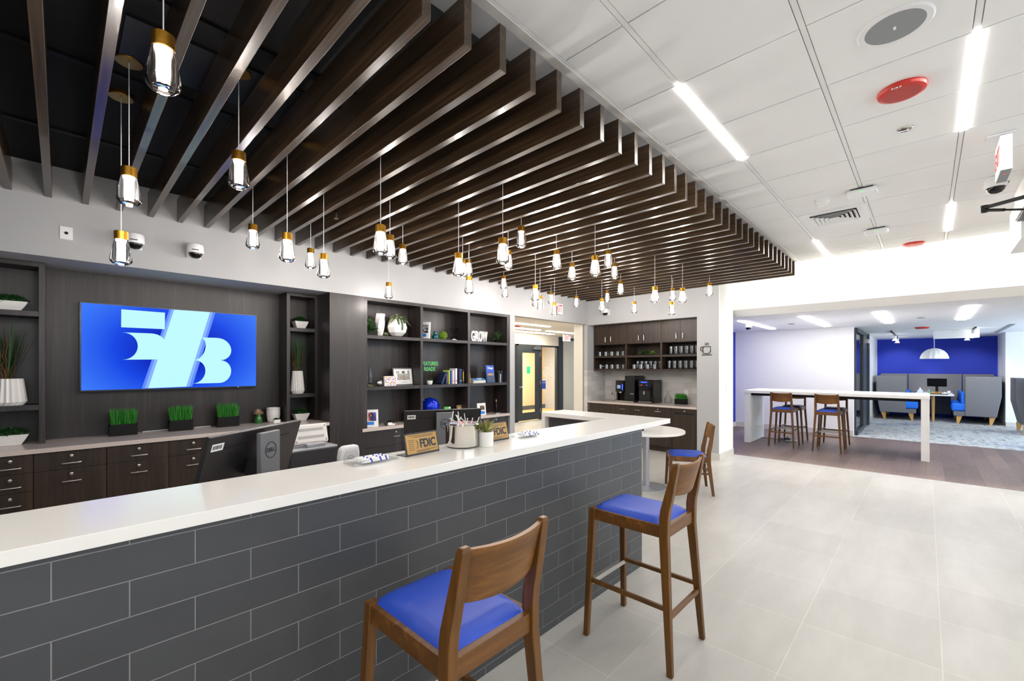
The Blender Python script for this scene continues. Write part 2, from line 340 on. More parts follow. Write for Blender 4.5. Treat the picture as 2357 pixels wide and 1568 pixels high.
struct('floor_carpet', MB().box(11.9, 19.2, -4.5, 1.15, -.05, 0), M['carpet'])
struct('floor_vestibule', MB().box(8.0, 13.5, 8.03, 10.2, -.05, 0), M['tan'])
struct('floor_lobby', MB().box(8.0, 11.6, 5.0, 8.03, -.05, 0), M['floortile'])

# ------------------------------------------------------------------ walls
struct('wall_back', MB().box(-4.5, 7.95, YW, YW + .13, ZS, ZC + .1), M['wallgrey'])
struct('ceiling_recess', MB().box(-4.5, 5.085, YW + .13, 5.62, ZS, ZS + .1), M['wallgrey'])
struct('wall_pier', MB().box(5.085, 5.198, YW, 5.62, 0, ZS), M['wallgrey'])
struct('wall_recess', MB().box(-4.5, 5.085, 5.525, 5.62, 0, ZS), M['wallgrey'])
struct('wall_coffee', MB().box(XC, 7.45, 2.41, YW, 2.335, ZC + .1), M['wallgrey'])
struct('wall_coffee_pier', MB().box(XC, XB, 2.41, 2.755, 0, 2.335), M['wallgrey'])
struct('ceiling_niche', MB().box(7.45, XB, 2.41, 4.95, 2.42, ZC + .1), M['wallgrey'])
struct('wall_column', MB().box(XC + .004, XB, 2.402, 2.4105, 0, ZC + .02), M['white'])
struct('wall_niche', MB().box(7.985, 8.1, 2.7, 5.1, 0, 2.45), M['splash'])
struct('wall_niche_side', MB().box(XC, 7.99, YW, YW + .08, 0, 1.425), M['splashx'])
struct('wall_niche_upper', MB().box(XC, 7.99, YW, YW + .08, 1.425, ZS), M['wallgrey'])
struct('wall_lobby_side', MB().box(XC + .02, 8.1, YW + .13, 5.26, 0, 2.42), M['wallcream'])
struct('wall_bulkhead', MB().box(XB, 8.2, -4.5, 5.0, 2.475, ZC + .35).prism([(XB, 2.475), (8.2, 2.475), (8.2, 2.37), (8.15, 2.37)], 9.5, Matrix(((1, 0, 0), (0, 0, -1), (0, 1, 0))), (0, 5.0, 0)), M['white'])
struct('baseboard_column', MB().box(XC - .012, XC + .0, 2.402, 2.76, 0, .105).box(XC - .012, XB + .0, 2.39, 2.402, 0, .105), M['trimgrey'])
struct('wall_lounge', MB().box(11.95, 12.08, 1.15, 3.53, 0, 2.385), M['white'])
struct('baseboard_lounge', MB().box(11.935, 11.95, 1.15, 3.53, 0, .11), M['trimgrey'])
struct('wall_lounge_blue', MB().box(8.3, 11.95, 3.53, 3.62, 0, 2.385), M['wallblue'])
struct('baseboard_blue', MB().box(8.3, 11.935, 3.515, 3.53, 0, .11), M['trimgrey'])
struct('wall_lounge_side', MB().box(14.75, 18.35, 1.15, 1.25, 0, 2.40), M['white'])
struct('baseboard_lounge_side', MB().box(14.75, 18.3, 1.137, 1.15, 0, .10), M['trimgrey'])
struct('wall_blue', MB().box(18.3, 18.4, -1.6, 1.2, 0, 2.42), M['wallblue'])
struct('wall_lounge_right', MB().box(16.62, 18.4, -1.62, -1.45, 0, 2.42).box(16.62, 16.72, -4.5, -1.62, 0, 2.42), M['white'])
struct('baseboard_lounge_right', MB().box(16.605, 18.3, -1.45, -1.438, 0, .10).box(16.605, 16.62, -4.5, -1.438, 0, .10), M['trimgrey'])
struct('ceiling_lounge', MB().box(8.15, 18.4, -4.5, 3.62, 2.385, 2.46), M['white'])
struct('wall_left', MB().box(-4.6, -4.5, -4.5, 5.62, 0, 3.2), M['wallgrey'])
struct('wall_front', MB().box(-4.6, 19.2, -4.6, -4.5, 0, 3.2), M['wallgrey'])
struct('wall_end', MB().box(19.2, 19.3, -4.6, 1.2, 0, 3.2), M['white'])
struct('assumed_window_1', MB().box(-2.4, 6.8, -4.5, -4.46, .28, .34).box(-2.4, 6.8, -4.5, -4.46, 2.92, 2.98).box(-2.4, -2.34, -4.5, -4.46, .28, 2.98).box(6.74, 6.8, -4.5, -4.46, .28, 2.98).box(2.17, 2.23, -4.5, -4.46, .28, 2.98), M['doorframe'])  # assumed window frame on the wall behind the camera, out of view
# ------------------------------------------------------------------ ceiling: grid of panels, dark plenum over the baffles
cm = MB()
XJ, YJ = 1.857, 1.385; P = .605
ylines = [1.40, 1.035, .43, -.175, -.78, -1.385, -1.99, -2.595, -3.2, -3.805, -4.41]
for i in range(-11, 11):
    x0, x1 = XJ + P * i, XJ + P * (i + 1)
    if x0 > 7.85: break
    x1 = min(x1, 7.86)
    for j in range(len(ylines) - 1):
        y1, y0 = ylines[j], ylines[j + 1]
        cm.box(x0 + .004, x1 - .004, y0 + .016, y1 - .016, ZC, ZC + .02)
struct('ceiling', cm, M['tileceil'])
g = MB().box(-4.5, 7.86, -4.5, 1.40, ZC + .014, ZC + .03)
struct('ceiling_joint', g, M['gapdark'])
g = MB()
for y in ylines[1:]: g.box(-4.5, 7.86, y - .012, y + .012, ZC + .003, ZC + .014)
g.box(-4.5, 7.86, 1.388, 1.405, ZC - .002, ZC + .02)
struct('ceiling_grid', g, M['grid'])
struct('ceiling_edge', MB().prism([(1.405, ZC - .004), (1.468, ZC + .016), (1.468, ZC + .04), (1.405, ZC + .04)], 12.3, Matrix(((0, 0, 1), (1, 0, 0), (0, 1, 0))), (-4.5, 0, 0)), M['white'])
struct('ceiling_strip', MB().box(-4.5, XC, 1.468, 1.61, ZC + .01, ZC + .04), M['wallgrey'])
struct('ceiling_plenum', MB().box(-4.5, XC, 1.61, YW, 3.06, 3.16), M['blackceil'])
struct('ceiling_slot', MB().box(7.86, 8.0, -4.5, 2.41, ZC + .22, ZC + .3).box(7.85, 7.86, -4.5, 2.41, ZC + .004, ZC + .25), M['white'])
struct('ceiling_upper', MB().box(-4.5, 8.2, -4.5, YW, ZC + .32, ZC + .4), M['white'])
c = solo('cove_light', MB().box(7.90, 7.955, -4.4, 2.35, ZC + .17, ZC + .2), M['cove'], 'hidden linear light washing the bright wall above the wide opening', 'light')
# conduits and tracks inside the plenum
for i, (y, w) in enumerate(((2.35, .05), (3.1, .04), (4.1, .04))):
    solo('ceiling_conduit', MB().box(-3, 7.2, y, y + w, 3.045, 3.06), M['black'], ('black conduit above the baffles nearest the white ceiling', 'black conduit running over the middle of the baffles', 'black conduit above the baffles near the screen wall')[i], 'conduit', group='conduits in the dark plenum')
M['plenumframe'] = pm('plenum frame', '101012', .5)
solo('access_hatch', MB().box(.2, 1.2, 2.55, 2.95, 3.045, 3.06), M['plenumframe'], 'black access panel in the dark ceiling above the screen end of the bar', 'panel')

# ------------------------------------------------------------------ wood baffles
PIT, X0S = .204, .976
for n_, k in enumerate(range(31, -7, -1)):
    x1 = X0S + PIT * k
    solo('ceiling_baffle', MB().box(-.04, 0, 1.362 - 3.1, YW - 3.1 - .002, 0, .205), M['slat'],
         'dark walnut ceiling baffle, %s counted from the coffee nook wall' % ORD[n_], 'ceiling baffle', loc=(x1, 3.1, 2.81), group='ceiling baffles over the bar', bevel=.0015)

# ------------------------------------------------------------------ pendants
GL = [(.030, .150), (.034, .135), (.051, .030), (.047, .018), (.034, .006), (.020, .0)]
PEN = [(376,80.6,207),(297,386,462.5),(549.5,350,434),(278.8,533,597.4),(582,517,571.5),(661,537,599.5),(715,572,616),(745,584.7,637.7),(876,518.5,585.5),(897.5,541.4,595),(927,562.6,609),(894.7,650.5,689.4),(1055.5,582.7,636),(1065,597,640),(1078.6,597,636),(1079.7,636,678),(1157.2,548,608),(1169.5,576.5,620.5),(1199.8,521,571),(1159.4,634.6,667),(1162.3,655,685.8),(1232.2,656,693),(1232,675,706),(1243,681,713.6),(1268.3,672.4,700),(1276.2,697,726.5),(1281,575.8,619.4),(1316.6,606,645),(1326.7,681,707),(1369.6,588.8,636),(1400,575.8,616.6),(1414,605.7,641.4),(1385.5,687.6,716.4),(1397.7,669.6,695.5),(1428.4,646.5,678),(1460,694.4,721.8),(1507.4,660,698),(1548,663,692.6),(1546,694.8,725.5),(1571,662.7,697.3),(1632.9,650.8,681.5)]
HP = .195
# each hangs through the gap between two baffles; its height follows from the photograph
pl = []
for x, a, bb in PEN:
    d = FPX * HP / (bb - a); pos = Vector((0, 0, EYE)) + ray(x, a) * d
    k = round((pos.x - X0S - .082) / PIT); gx = X0S + .082 + PIT * k
    r = ray(x, a); tt = gx / r.x
    pl.append((x, gx, r.y * tt, EYE + r.z * tt - HP))
order = sorted(range(len(pl)), key=lambda i: pl[i][0])
bulb = bpy.data.lights.new('pendant_bulb', 'POINT'); bulb.energy = BULB; bulb.color = (1, .93, .87); bulb.shadow_soft_size = .025
meshes = {}
for rank, i in enumerate(order):
    x, X, Y, Z = pl[i]
    t = thing('pendant_light', 'lit brass and glass pendant, %s in a left to right count' % ORD[rank], 'pendant lamp', (X, Y, Z), 0, 'brass and glass pendants over the bar')
    if not meshes:
        meshes['cap'] = MB().lathe([(.028, .195), (.0325, .193), (.0325, .168), (.0318, .1675), (.0325, .167), (.0325, .148), (.028, .146)][::-1], 24).mesh('cap', M['brass'], True)
        meshes['glass_shade'] = MB().lathe([(.001, 0)] + GL[::-1] + [(.026, .150), (.0265, .142), (.029, .03), (.026, .022), (.001, .021)], 28, cap=False).mesh('glass_shade', M['shade'], True)
        meshes['lamp_core'] = MB().lathe([(.017, .026), (.0195, .028), (.0195, .130), (.024, .136), (.024, .146)], 14).mesh('lamp_core', M['core'], True)
        meshes['ceiling_canopy'] = MB().lathe([(.055, 0), (.06, .004), (.06, .02)], 20).mesh('ceiling_canopy', M['brass'], True)
    for nm in ('cap', 'glass_shade', 'lamp_core'): part(nm, meshes[nm], None, t)
    lo = bpy.data.objects.new('lamp_light', bulb); link(lo, t); lo.location = (0, 0, -.03)
    cp = part('ceiling_canopy', meshes['ceiling_canopy'], None, t); cp.location = (0, 0, 3.04 - Z)
    part('cord', MB().tube([(0, 0, .19), (0, 0, 3.045 - Z)], .0022, 6), M['whiteplastic'], t)

# ------------------------------------------------------------------ bar counter
t = thing('bar_counter', 'long bar counter faced in charcoal tile under a white slab top', 'counter', (0, 0, 0))
part('tiled_base', MB().box(-3.2, 3.02, 1.545, 1.9, 0, 1.03), M['bartile'], t)
part('return_panel', MB().box(3.2, 3.44, 1.93, 2.575, 0, 1.03), M['bartile'], t)
part('corner_trim', MB().box(3.02, 3.0235, 1.5435, 1.549, 0, 1.03), M['steel'], t)
t = thing('countertop', 'thick white quartz slab along the bar, turning back at its end', 'countertop', (0, 0, 1.03))
part('slab', MB((0, 0, 1.03)).prism([(-3.25, 1.53), (3.49, 1.53), (3.49, 2.63), (3.15, 2.63), (3.15, 1.917), (-3.25, 1.917)], .038, None, (0, 0, 1.03)), M['quartz'], t, bevel=.002)
part('end_leg', MB((0, 0, 1.03)).box(3.15, 3.49, 2.59, 2.63, 0.0, 1.03), M['quartz'], t)
ZT = 1.068
# desk behind the bar
t = thing('teller_desk', 'low staff desk hidden behind the bar', 'desk', (0, 0, 0))
part('desk_top', MB().box(-3.0, 3.1, 1.90, 2.95, .70, .735), M['quartzgrey'], t)
part('support', MB().box(-3.0, -2.95, 2.0, 2.9, 0, .70).box(3.0, 3.05, 2.0, 2.9, 0, .70), M['lam'], t)

# ------------------------------------------------------------------ stools and chair
def stool_parts(t, sh, top, seat_mat, k=1.0, low=.305, rear=.268, foot=True, w=.18):
    wb, wt, fy, by = w + .025, w - .015, .235, -.245
    ft, bt_, bs = .215, -.262, -.20
    for s in (-1, 1):
        part('front_leg', MB().bar((s * wb, fy, 0), (s * wt, ft, sh + .001), .026, .028, .036, .038), M['walnut'], t, bevel=.003)
        zs = sh + .07; m = MB(); sec = [(wb, by, 0, .026, .028), (wt + .004, bs, sh - .06, .034, .045), (wt + .002, bs - .001, zs - .03, .034, .047), (wt + .001, bs - .006, zs + .01, .034, .046), (wt, bs - .016, zs + .05, .034, .044), (wt - .005, bt_ + .006, top - .012, .031, .029), (wt - .005, bt_ + .003, top, .026, .020)]
        vs = [(s * x_ + dx * w_ / 2, y_ + dy * d_ / 2, z_) for x_, y_, z_, w_, d_ in sec for dx, dy in ((-1, -1), (1, -1), (1, 1), (-1, 1))]
        fs = [(4 * i + j, 4 * i + (j + 1) % 4, 4 * i + 4 + (j + 1) % 4, 4 * i + 4 + j) for i in range(len(sec) - 1) for j in range(4)] + [(3, 2, 1, 0), tuple(4 * len(sec) - 4 + j for j in range(4))]
        part('rear_leg', m.add(vs, fs), M['walnut'], t, bevel=.003)
        f = lambda z, a, b_: b_ + (a - b_) * z / sh
        part('side_stretcher', MB().add([(s * f(low, wb, wt) + dx, yy, low + dz) for yy in (f(low, by, bs) + .01, f(low, fy, ft) - .01) for dz in (-.011, .011) for dx in (-.009, .009)],
                      [(0, 1, 3, 2), (4, 6, 7, 5), (0, 4, 5, 1), (2, 3, 7, 6), (0, 2, 6, 4), (1, 5, 7, 3)]), M['walnut'], t, bevel=.002)
    x_ = wb - (wb - wt) * rear / sh
    part('rear_stretcher', MB().cbox((0, by + (bs - by) * rear / sh, rear), 2 * x_ - .02, .02, .024), M['walnutx'], t, bevel=.002)
    if foot: part('footrest', MB().cbox((0, fy - .012, low - .012), 2 * wb - .05, .03, .028), M['steel'], t, 'brushed metal footrest', bevel=.003)
    part('seat_frame', MB().box(-wt + .012, wt - .012, ft - .014, ft + .012, sh - .062, sh - .0015).box(-wt + .012, wt - .012, bs - .012, bs + .012, sh - .062, sh - .0015).box(-wt - .012, -wt + .011, bs + .015, ft - .015, sh - .062, sh - .0015).box(wt - .011, wt + .012, bs + .015, ft - .015, sh - .062, sh - .0015), M['walnutx'], t, bevel=.002)
    # padded cushion: domed pad with rounded corners
    n = 14; vs = []; fs = []
    hx, y0, y1 = wt + .0, bs + .012, ft + .006
    for i in range(n + 1):
        for j in range(n + 1):
            u, v = i / n * 2 - 1, j / n * 2 - 1
            e = max(0, 1 - abs(u) ** 6) ** .5 * max(0, 1 - abs(v) ** 6) ** .5
            vs.append((u * hx * .985, (y0 + y1) / 2 + v * (y1 - y0) / 2, sh - .004 + .034 * e - .006 * (1 - u * u) * (1 - v * v)))
    for i in range(n):
        for j in range(n): a = i * (n + 1) + j; fs.append((a, a + n + 1, a + n + 2, a + 1))
    m = MB().add(vs, fs); m.box(-hx * .97, hx * .97, y0, y1, sh - .02, sh - .002)
    part('seat', m, seat_mat, t, smooth=True)
    # curved back panel between the rear legs
    m = MB(); n = 14; z0, z1 = top - .165, top - .008; vs = []
    for i in range(n + 1):
        u = i / n * 2 - 1; x = u * (wt - .012); cv = -.030 * (1 - u * u)
        for z in (z0 - .014 * (1 - u * u), z1 - .006 * (1 - u * u)):
            ly = bs - .002 + (bt_ - bs) * max(0, (z - sh - .09)) / (top - sh - .09)
            vs += [(x, ly + cv - .008 + .006, z), (x, ly + cv + .008 + .006, z)]
    fs = []
    for i in range(n):
        a = i * 4; c_ = a + 4
        fs += [(a, c_, c_ + 2, a + 2), (a + 1, a + 3, c_ + 3, c_ + 1), (a + 2, c_ + 2, c_ + 3, a + 3), (a, a + 1, c_ + 1, c_)]
    fs += [(0, 2, 3, 1), (n * 4, n * 4 + 1, n * 4 + 3, n * 4 + 2)]
    part('backrest', m.add(vs, fs), M['walnutx'], t, smooth=True)
st = thing('bar_stool', 'walnut bar stool with blue seat, nearest, cut by the bottom edge', 'stool', (.888, 1.128, 0), 0, 'bar stools with blue seats')
stool_parts(st, .705, 1.022, M['vinyl'])
dup(st, (2.235, 1.135, 0), 0, 'whole walnut bar stool with blue seat standing by the bar corner')
# back lounge stools: two facing the tall table from this side, two from the far side
dup(st, (9.61, 1.975, 0), -PI / 2, 'walnut stool on the near side of the white high table, by its end slab')
dup(st, (9.60, 1.275, 0), -PI / 2, 'walnut stool on the near side of the white high table, at its middle')
st2 = thing('bar_stool', 'walnut stool half hidden on the far side of the high table, by its end slab', 'stool', (10.30, 1.955, 0), PI / 2, 'bar stools with blue seats')
stool_parts(st2, .705, 1.022, M['vinyldark'])
dup(st2, (10.27, 1.275, 0), PI / 2, 'walnut stool half hidden on the far side of the high table, at its middle')
ch = thing('dining_chair', 'low walnut chair with blue seat beside the round white table', 'chair', (5.295, 2.10, 0), math.atan2(.49, .87))
stool_parts(ch, .44, .815, M['vinyl'], low=.25, rear=.25, foot=False, w=.195)

# ------------------------------------------------------------------ round table
pt = ray(1487, 900); p = Vector((pt.x, pt.y, 0)) * 5.42
t = thing('round_table', 'round white pedestal table behind the end of the bar', 'table', p)
part('tabletop', MB().lathe([(.45, .685), (.46, .69), (.46, .711), (.456, .716)], 48), M['quartz'], t, smooth=True)
part('column', MB().lathe([(.040, .014), (.040, .68)], 24).lathe([(.12, .672), (.12, .685)], 24), M['metalgrey'], t, smooth=True)
part('base', MB().lathe([(.245, 0), (.245, .008), (.22, .014), (.04, .02)], 40), M['metalgrey'], t, smooth=True)
tc_ = p + Vector((-.12, .10, .716))
t = thing('potted_succulent', 'small succulent in black pot on the round table, peeking over the bar', 'plant', p + Vector((-.16, .0, .716)))
part('pot', MB().lathe([(.045, 0), (.055, .09), (.05, .09), (.04, .02)], 16), M['black'], t, smooth=True)
m = MB()
for i in range(46):
    a = random.random() * 2 * PI; el = random.uniform(.35, 1.3)
    m.leaf((0, 0, .08), (math.cos(a) * math.cos(el), math.sin(a) * math.cos(el), math.sin(el)), random.uniform(.08, .17), .024, .2)
part('foliage', m, M['leafpale'], t)

# ------------------------------------------------------------------ back wall joinery
# tall panel and right-hand shelf unit (front plane YW)
t = thing('cladding_board', 'tall plain dark laminate panel between the two shelf units', 'panel', (2.345, YW, 0))
part('panel', MB((2.345, YW, 0)).box(2.125, 2.545, YW, 5.50, 0, ZS), M['lam'], t, bevel=.001)
RX = (2.545, 3.352, 4.185, 5.013); RB = 5.22; ZR1, ZR2, ZRC = 1.888, 1.251, .748
t = thing('open_bookcase', 'dark laminate bookcase of nine open bays beside the lobby opening', 'bookcase', (3.8, YW, ZRC))
o = (3.8, YW, ZRC)
part('back_panel', MB(o).box(2.545, 5.08, RB, RB + .02, ZRC, ZS), M['lam'], t)
part('top_rail', MB(o).box(2.545, 5.08, YW, RB, ZS - .042, ZS), M['lam'], t, bevel=.001)
for x in RX: part('upright', MB(o).box(x, x + (.04 if x < 5 else .06), YW, RB, ZRC, ZS - .042), M['lam'], t, bevel=.001)
for i in range(3):
    for z in (ZR1, ZR2): part('shelf', MB(o).box(RX[i] + .04, RX[i + 1], YW + .002, RB, z - .042, z), M['lam'], t, bevel=.001)
t = thing('bookcase_counter', 'taupe stone counter along the foot of the bookcase', 'countertop', (3.8, YW, .708))
part('slab', MB((3.8, YW, .708)).box(2.52, 5.07, 4.905, 5.50, .708, ZRC), M['quartzgrey'], t, bevel=.002)
def pull(mb, c, L, vert=False):
    c = Vector(c); d = Vector((0, 0, 1)) if vert else Vector((1, 0, 0))
    a, b_ = c - d * L / 2, c + d * L / 2; y = Vector((0, -.028, 0))
    return mb.tube([a, a + y * .8, a + y + d * .008, b_ + y - d * .008, b_ + y * .8, b_], .0045, 8)
def lock(mb, c):
    return mb.lathe([(.011, 0), (.011, .008), (.007, .010)], 14, c, None, Matrix.Rotation(PI / 2, 3, 'X'))
def base_cabinet(name, label, x0, x1, ztop, yf, depth, rows, mat, hx=None, group=None, pl=.105, hoff=.066, loff=.030):
    o = ((x0 + x1) / 2, yf + .02, 0); t = thing(name, label, 'cabinet', o, 0, group)
    part('body', MB(o).box(x0 + .002, x1 - .002, yf + .02, yf + depth, .09, ztop).box(x0 + .002, x1 - .002, yf + .07, yf + depth, 0, .09), mat, t)
    for (z0, z1, has) in rows:
        d = part('drawer_front', MB(o).box(x0 + .002, x1 - .002, yf, yf + .019, z0 + .0015, z1 - .0015), mat, t, bevel=.001)
        if has:
            hc = (x0 + x1) / 2 if hx is None else hx
            part('handle', pull(MB(o), (hc, yf, z1 - hoff - loff), pl), M['steel'], d, smooth=True)
            part('lock', lock(MB(o), (hc, yf, z1 - loff - .012)), M['steel'], d, smooth=True)
    return t
rows2 = ((.10, .684, True), (.684, .828, True))
base_cabinet('drawer_cabinet', 'dark cabinet of stacked drawers at the left end under the stone counter', -.56, -.143, .83, 4.937, .56, ((.10, .405, True), (.405, .545, True), (.545, .686, True), (.686, .828, True)), M['lambrown'], -.26, 'base cabinets under the screen')
base_cabinet('drawer_cabinet', 'wide dark base cabinet under the first grass planter', -.143, .267, .83, 4.937, .56, rows2, M['lambrown'], None, 'base cabinets under the screen')
base_cabinet('drawer_cabinet', 'dark base cabinet between the first and second grass planters', .267, .678, .83, 4.937, .56, rows2, M['lambrown'], None, 'base cabinets under the screen')
for i, lab in enumerate(('dark base cabinet behind the tilted near monitor', 'dark base cabinet right of the tilted near monitor', 'dark base cabinet behind the white check scanner', 'dark base cabinet against the tall plain panel')):
    w = (2.121 - .678) / 4
    base_cabinet('drawer_cabinet', lab, .678 + w * i, .678 + w * (i + 1), .83, 4.937, .56, rows2, M['lambrown'], None, 'base cabinets under the screen')
for i, (x0, x1, lab) in enumerate(((2.55, 3.08, 'dark base cabinet at the tall panel end of the bookcase counter'), (3.08, 3.75, 'dark base cabinet under the blue ball, behind the far monitor'), (3.75, 4.40, 'dark base cabinet hidden behind the candy bucket'), (4.40, 5.06, 'dark base cabinet at the lobby end of the bookcase counter'))):
    base_cabinet('drawer_cabinet', lab, x0, x1, .708, 4.935, .5, ((.10, .50, False), (.50, .706, True)), M['lam'], (x0 + .44 if i == 0 else x1 - .27) if i in (0, 3) else None, 'base cabinets under the bookcase', pl=.095)
t = thing('screen_counter', 'long taupe stone counter under the wall screen', 'countertop', (.5, YW, .83))
part('slab', MB((.5, YW, .83)).box(-3.0, 2.124, YW, 5.5, .83, .866), M['quartzgrey'], t, bevel=.002)
ZL = .866
solo('wall_cladding', MB((.8, 5.49, 0)).box(-.12, 1.78, YR, YR + .03, ZL, ZS), M['lam'], 'dark laminate wall panel the big screen hangs on', 'panel', (.8, 5.49, 0))
def niche(label, x0, x1, group):
    yf, yb = 5.234, 5.50; o = ((x0 + x1) / 2, yf, ZL); t = thing('shelf_unit', label, 'shelf unit', o, 0, group)
    part('back_panel', MB(o).box(x0, x1, yb - .015, yb, ZL, ZS - .003), M['lam'], t)
    for x in (x0, x1 - .036): part('upright', MB(o).box(x, x + .036, yf, yb - .015, ZL, ZS - .003), M['lam'], t, bevel=.001)
    part('top_rail', MB(o).box(x0 + .036, x1 - .036, yf, yb - .015, 2.312, ZS - .003), M['lam'], t, bevel=.001)
    for z in (1.948, 1.185): part('shelf', MB(o).box(x0 + .036, x1 - .036, yf + .003, yb - .015, z - .042, z), M['lam'], t, bevel=.001)
niche('narrow dark shelf unit at the left edge, left of the screen', -.62, -.086, 'narrow shelf units flanking the screen')
niche('narrow dark shelf unit between the screen and the tall plain panel', 1.775, 2.125, 'narrow shelf units flanking the screen')

# ------------------------------------------------------------------ wall screen with the bank logo
YT = 5.41
tl, br = ony(187, 697, YT), ony(590, 887, YT)
x0, x1, z0, z1 = .128, 1.512, 1.286, 2.066
t = thing('wall_screen', 'large blue wall screen showing a pale bank logo', 'screen', ((x0 + x1) / 2, YT, z0))
o = ((x0 + x1) / 2, YT, z0)
part('housing', MB(o).box(x0 - .012, x1 + .012, YT + .002, YR - .002, z0 - .014, z1 + .012), M['blacksatin'], t, bevel=.002)
m, N, L, b = base('screen image'); tc = N.new('ShaderNodeTexCoord'); gm = N.new('ShaderNodeVectorMath'); gm.operation = 'LENGTH'
mp = N.new('ShaderNodeMapping'); mp.inputs['Location'].default_value = (.0, 0, -.38 * 1.5); mp.inputs['Scale'].default_value = (1.15, 0, 1.5); L.new(tc.outputs['Object'], mp.inputs[0]); L.new(mp.outputs[0], gm.inputs[0])
cr = N.new('ShaderNodeValToRGB'); e = cr.color_ramp.elements; e[0].position = .25; e[0].color = lin('0018b8'); e[1].position = .95; e[1].color = lin('3c7cff'); e2 = e.new(.55); e2.color = lin('1248ea')
L.new(gm.outputs['Value'], cr.inputs[0]); b.inputs['Base Color'].default_value = (0, 0, 0, 1); L.new(cr.outputs[0], b.inputs['Emission Color']); b.inputs['Emission Strength'].default_value = SCREEN; b.inputs['Roughness'].default_value = .5; b.inputs['Specular IOR Level'].default_value = .05
part('display', MB(o).box(x0, x1, YT, YT + .003, z0, z1), m, t, 'glowing blue display')
lg = emit('logo pale cyan', 'b6f0fb', SCREEN * 1.12); lm = emit('logo mid blue', '86b4ff', SCREEN); l2 = emit('logo soft blue', '5c8cff', SCREEN)
def scr(pts): return [(lambda q: (q.x, q.z))(ony(px * .40816, 560 + py * .40816, YT)) for px, py in pts]
def arc(p0, pm_, p1, n=10):  # circular-ish arc through three crop points (quadratic through the middle point)
    c = (2 * pm_[0] - (p0[0] + p1[0]) / 2, 2 * pm_[1] - (p0[1] + p1[1]) / 2)
    return [((1 - t) ** 2 * p0[0] + 2 * t * (1 - t) * c[0] + t * t * p1[0], (1 - t) ** 2 * p0[1] + 2 * t * (1 - t) * c[1] + t * t * p1[1]) for t in [i / n for i in range(n + 1)]]
def half(p0, p1, bulge, n=14):  # half ellipse between two crop points, bulging to x = bulge
    cx, cy = (p0[0] + p1[0]) / 2, (p0[1] + p1[1]) / 2
    return [(cx + (p0[0] - cx) * math.cos(PI * i / n) + (bulge - cx) * math.sin(PI * i / n), cy + (p0[1] - cy) * math.cos(PI * i / n)) for i in range(n + 1)]
MS = Matrix(((1, 0, 0), (0, 0, 1), (0, 1, 0)))
def flat(name, pts, mat, d): part(name, MB(o).prism(scr(pts), .0006, MS, (0, YT - d, 0)), mat, t)
flat('logo_slash', [(955, 373), (1215, 391), (1084, 808), (799, 820)], l2, .001)
flat('logo_slash', [(968, 374), (1200, 390), (1068, 809), (816, 819)], lm, .0018)
flat('logo_slash', [(982, 375), (1184, 389), (1050, 809), (836, 818)], lg, .0026)
flat('logo_bar', [(684, 373), (930, 392), (929, 485), (683, 474)], lg, .0034)
flat('logo_five', [(690, 503), (850, 509)] + arc((860, 510), (905, 524), (935, 556), 6) + [(1040, 560), (1000, 655), (692, 657)] + half((692, 657), (690, 503), 777)[1:-1], lg, .0034)
flat('logo_three', [(1127, 532), (1222, 534)] + half((1225, 535), (1242, 660), 1303)[1:] + half((1244, 661), (1236, 788), 1303)[1:] + [(1085, 792)] + half((1085, 792), (1098, 660), 1158)[1:-1] + [(1095, 659)] + half((1100, 657), (1127, 532), 1158)[1:-1], lg, .0034)
part('power_light', MB(o).cbox((1.34, YT - .001, z0 - .007), .012, .002, .003), M['exitface'], t)

# ------------------------------------------------------------------ plant builders
def grass(t, x, y, z, h, n, spread=.25, w=.004, mat='grassg', name='grass_blades'):
    m = MB()
    for i in range(n):
        px, py = random.uniform(-x / 2, x / 2), random.uniform(-y / 2, y / 2); hh = h * random.uniform(.72, 1.05)
        dx = px / (x / 2) * spread * random.uniform(.2, 1) * hh * .5 + random.gauss(0, .008); dy = random.gauss(0, .012); a = random.random() * PI
        c_, s_ = math.cos(a) * w / 2, math.sin(a) * w / 2
        m.add([(px - c_, py - s_, z), (px + c_, py + s_, z), (px + dx * .5 + c_ * .8, py + dy * .5 + s_ * .8, z + hh * .6), (px + dx * .5 - c_ * .8, py + dy * .5 - s_ * .8, z + hh * .6), (px + dx, py + dy, z + hh)], [(0, 1, 2, 3), (3, 2, 4)])
    return part(name, m, M[mat], t, kind='stuff')
def planter(label, loc, w, d, h, gh, n=520, rz=0, group='black boxes of tall grass'):
    t = thing('grass_planter', label, 'planter', loc, rz, group)
    part('box', MB().box(-w / 2, w / 2, -d / 2, d / 2, 0, h * .9).box(-w / 2, -w / 2 + .006, -d / 2, d / 2, h * .9, h).box(w / 2 - .006, w / 2, -d / 2, d / 2, h * .9, h).box(-w / 2, w / 2, -d / 2, -d / 2 + .006, h * .9, h).box(-w / 2, w / 2, d / 2 - .006, d / 2, h * .9, h), M['black'], t)
    grass(t, w - .02, d - .02, h * .88, gh, n)
    return t
for (a, b_, lab, hp, gp) in (((252, 1003), (317, 999), 'black box of tall green grass under the left part of the screen', 22, 31), ((391, 991), (445, 987), 'black box of tall green grass, middle one of three under the screen', 20, 31), ((502, 982), (552, 978), 'black box of tall green grass under the right end of the screen', 21, 29)):
    p0, p1 = ony(*a, 5.30), ony(*b_, 5.30); w = (p1.x - p0.x); c_ = (p0.x + p1.x) / 2
    planter(lab, (c_, 5.36, ZL), w, .10, .105, .16)
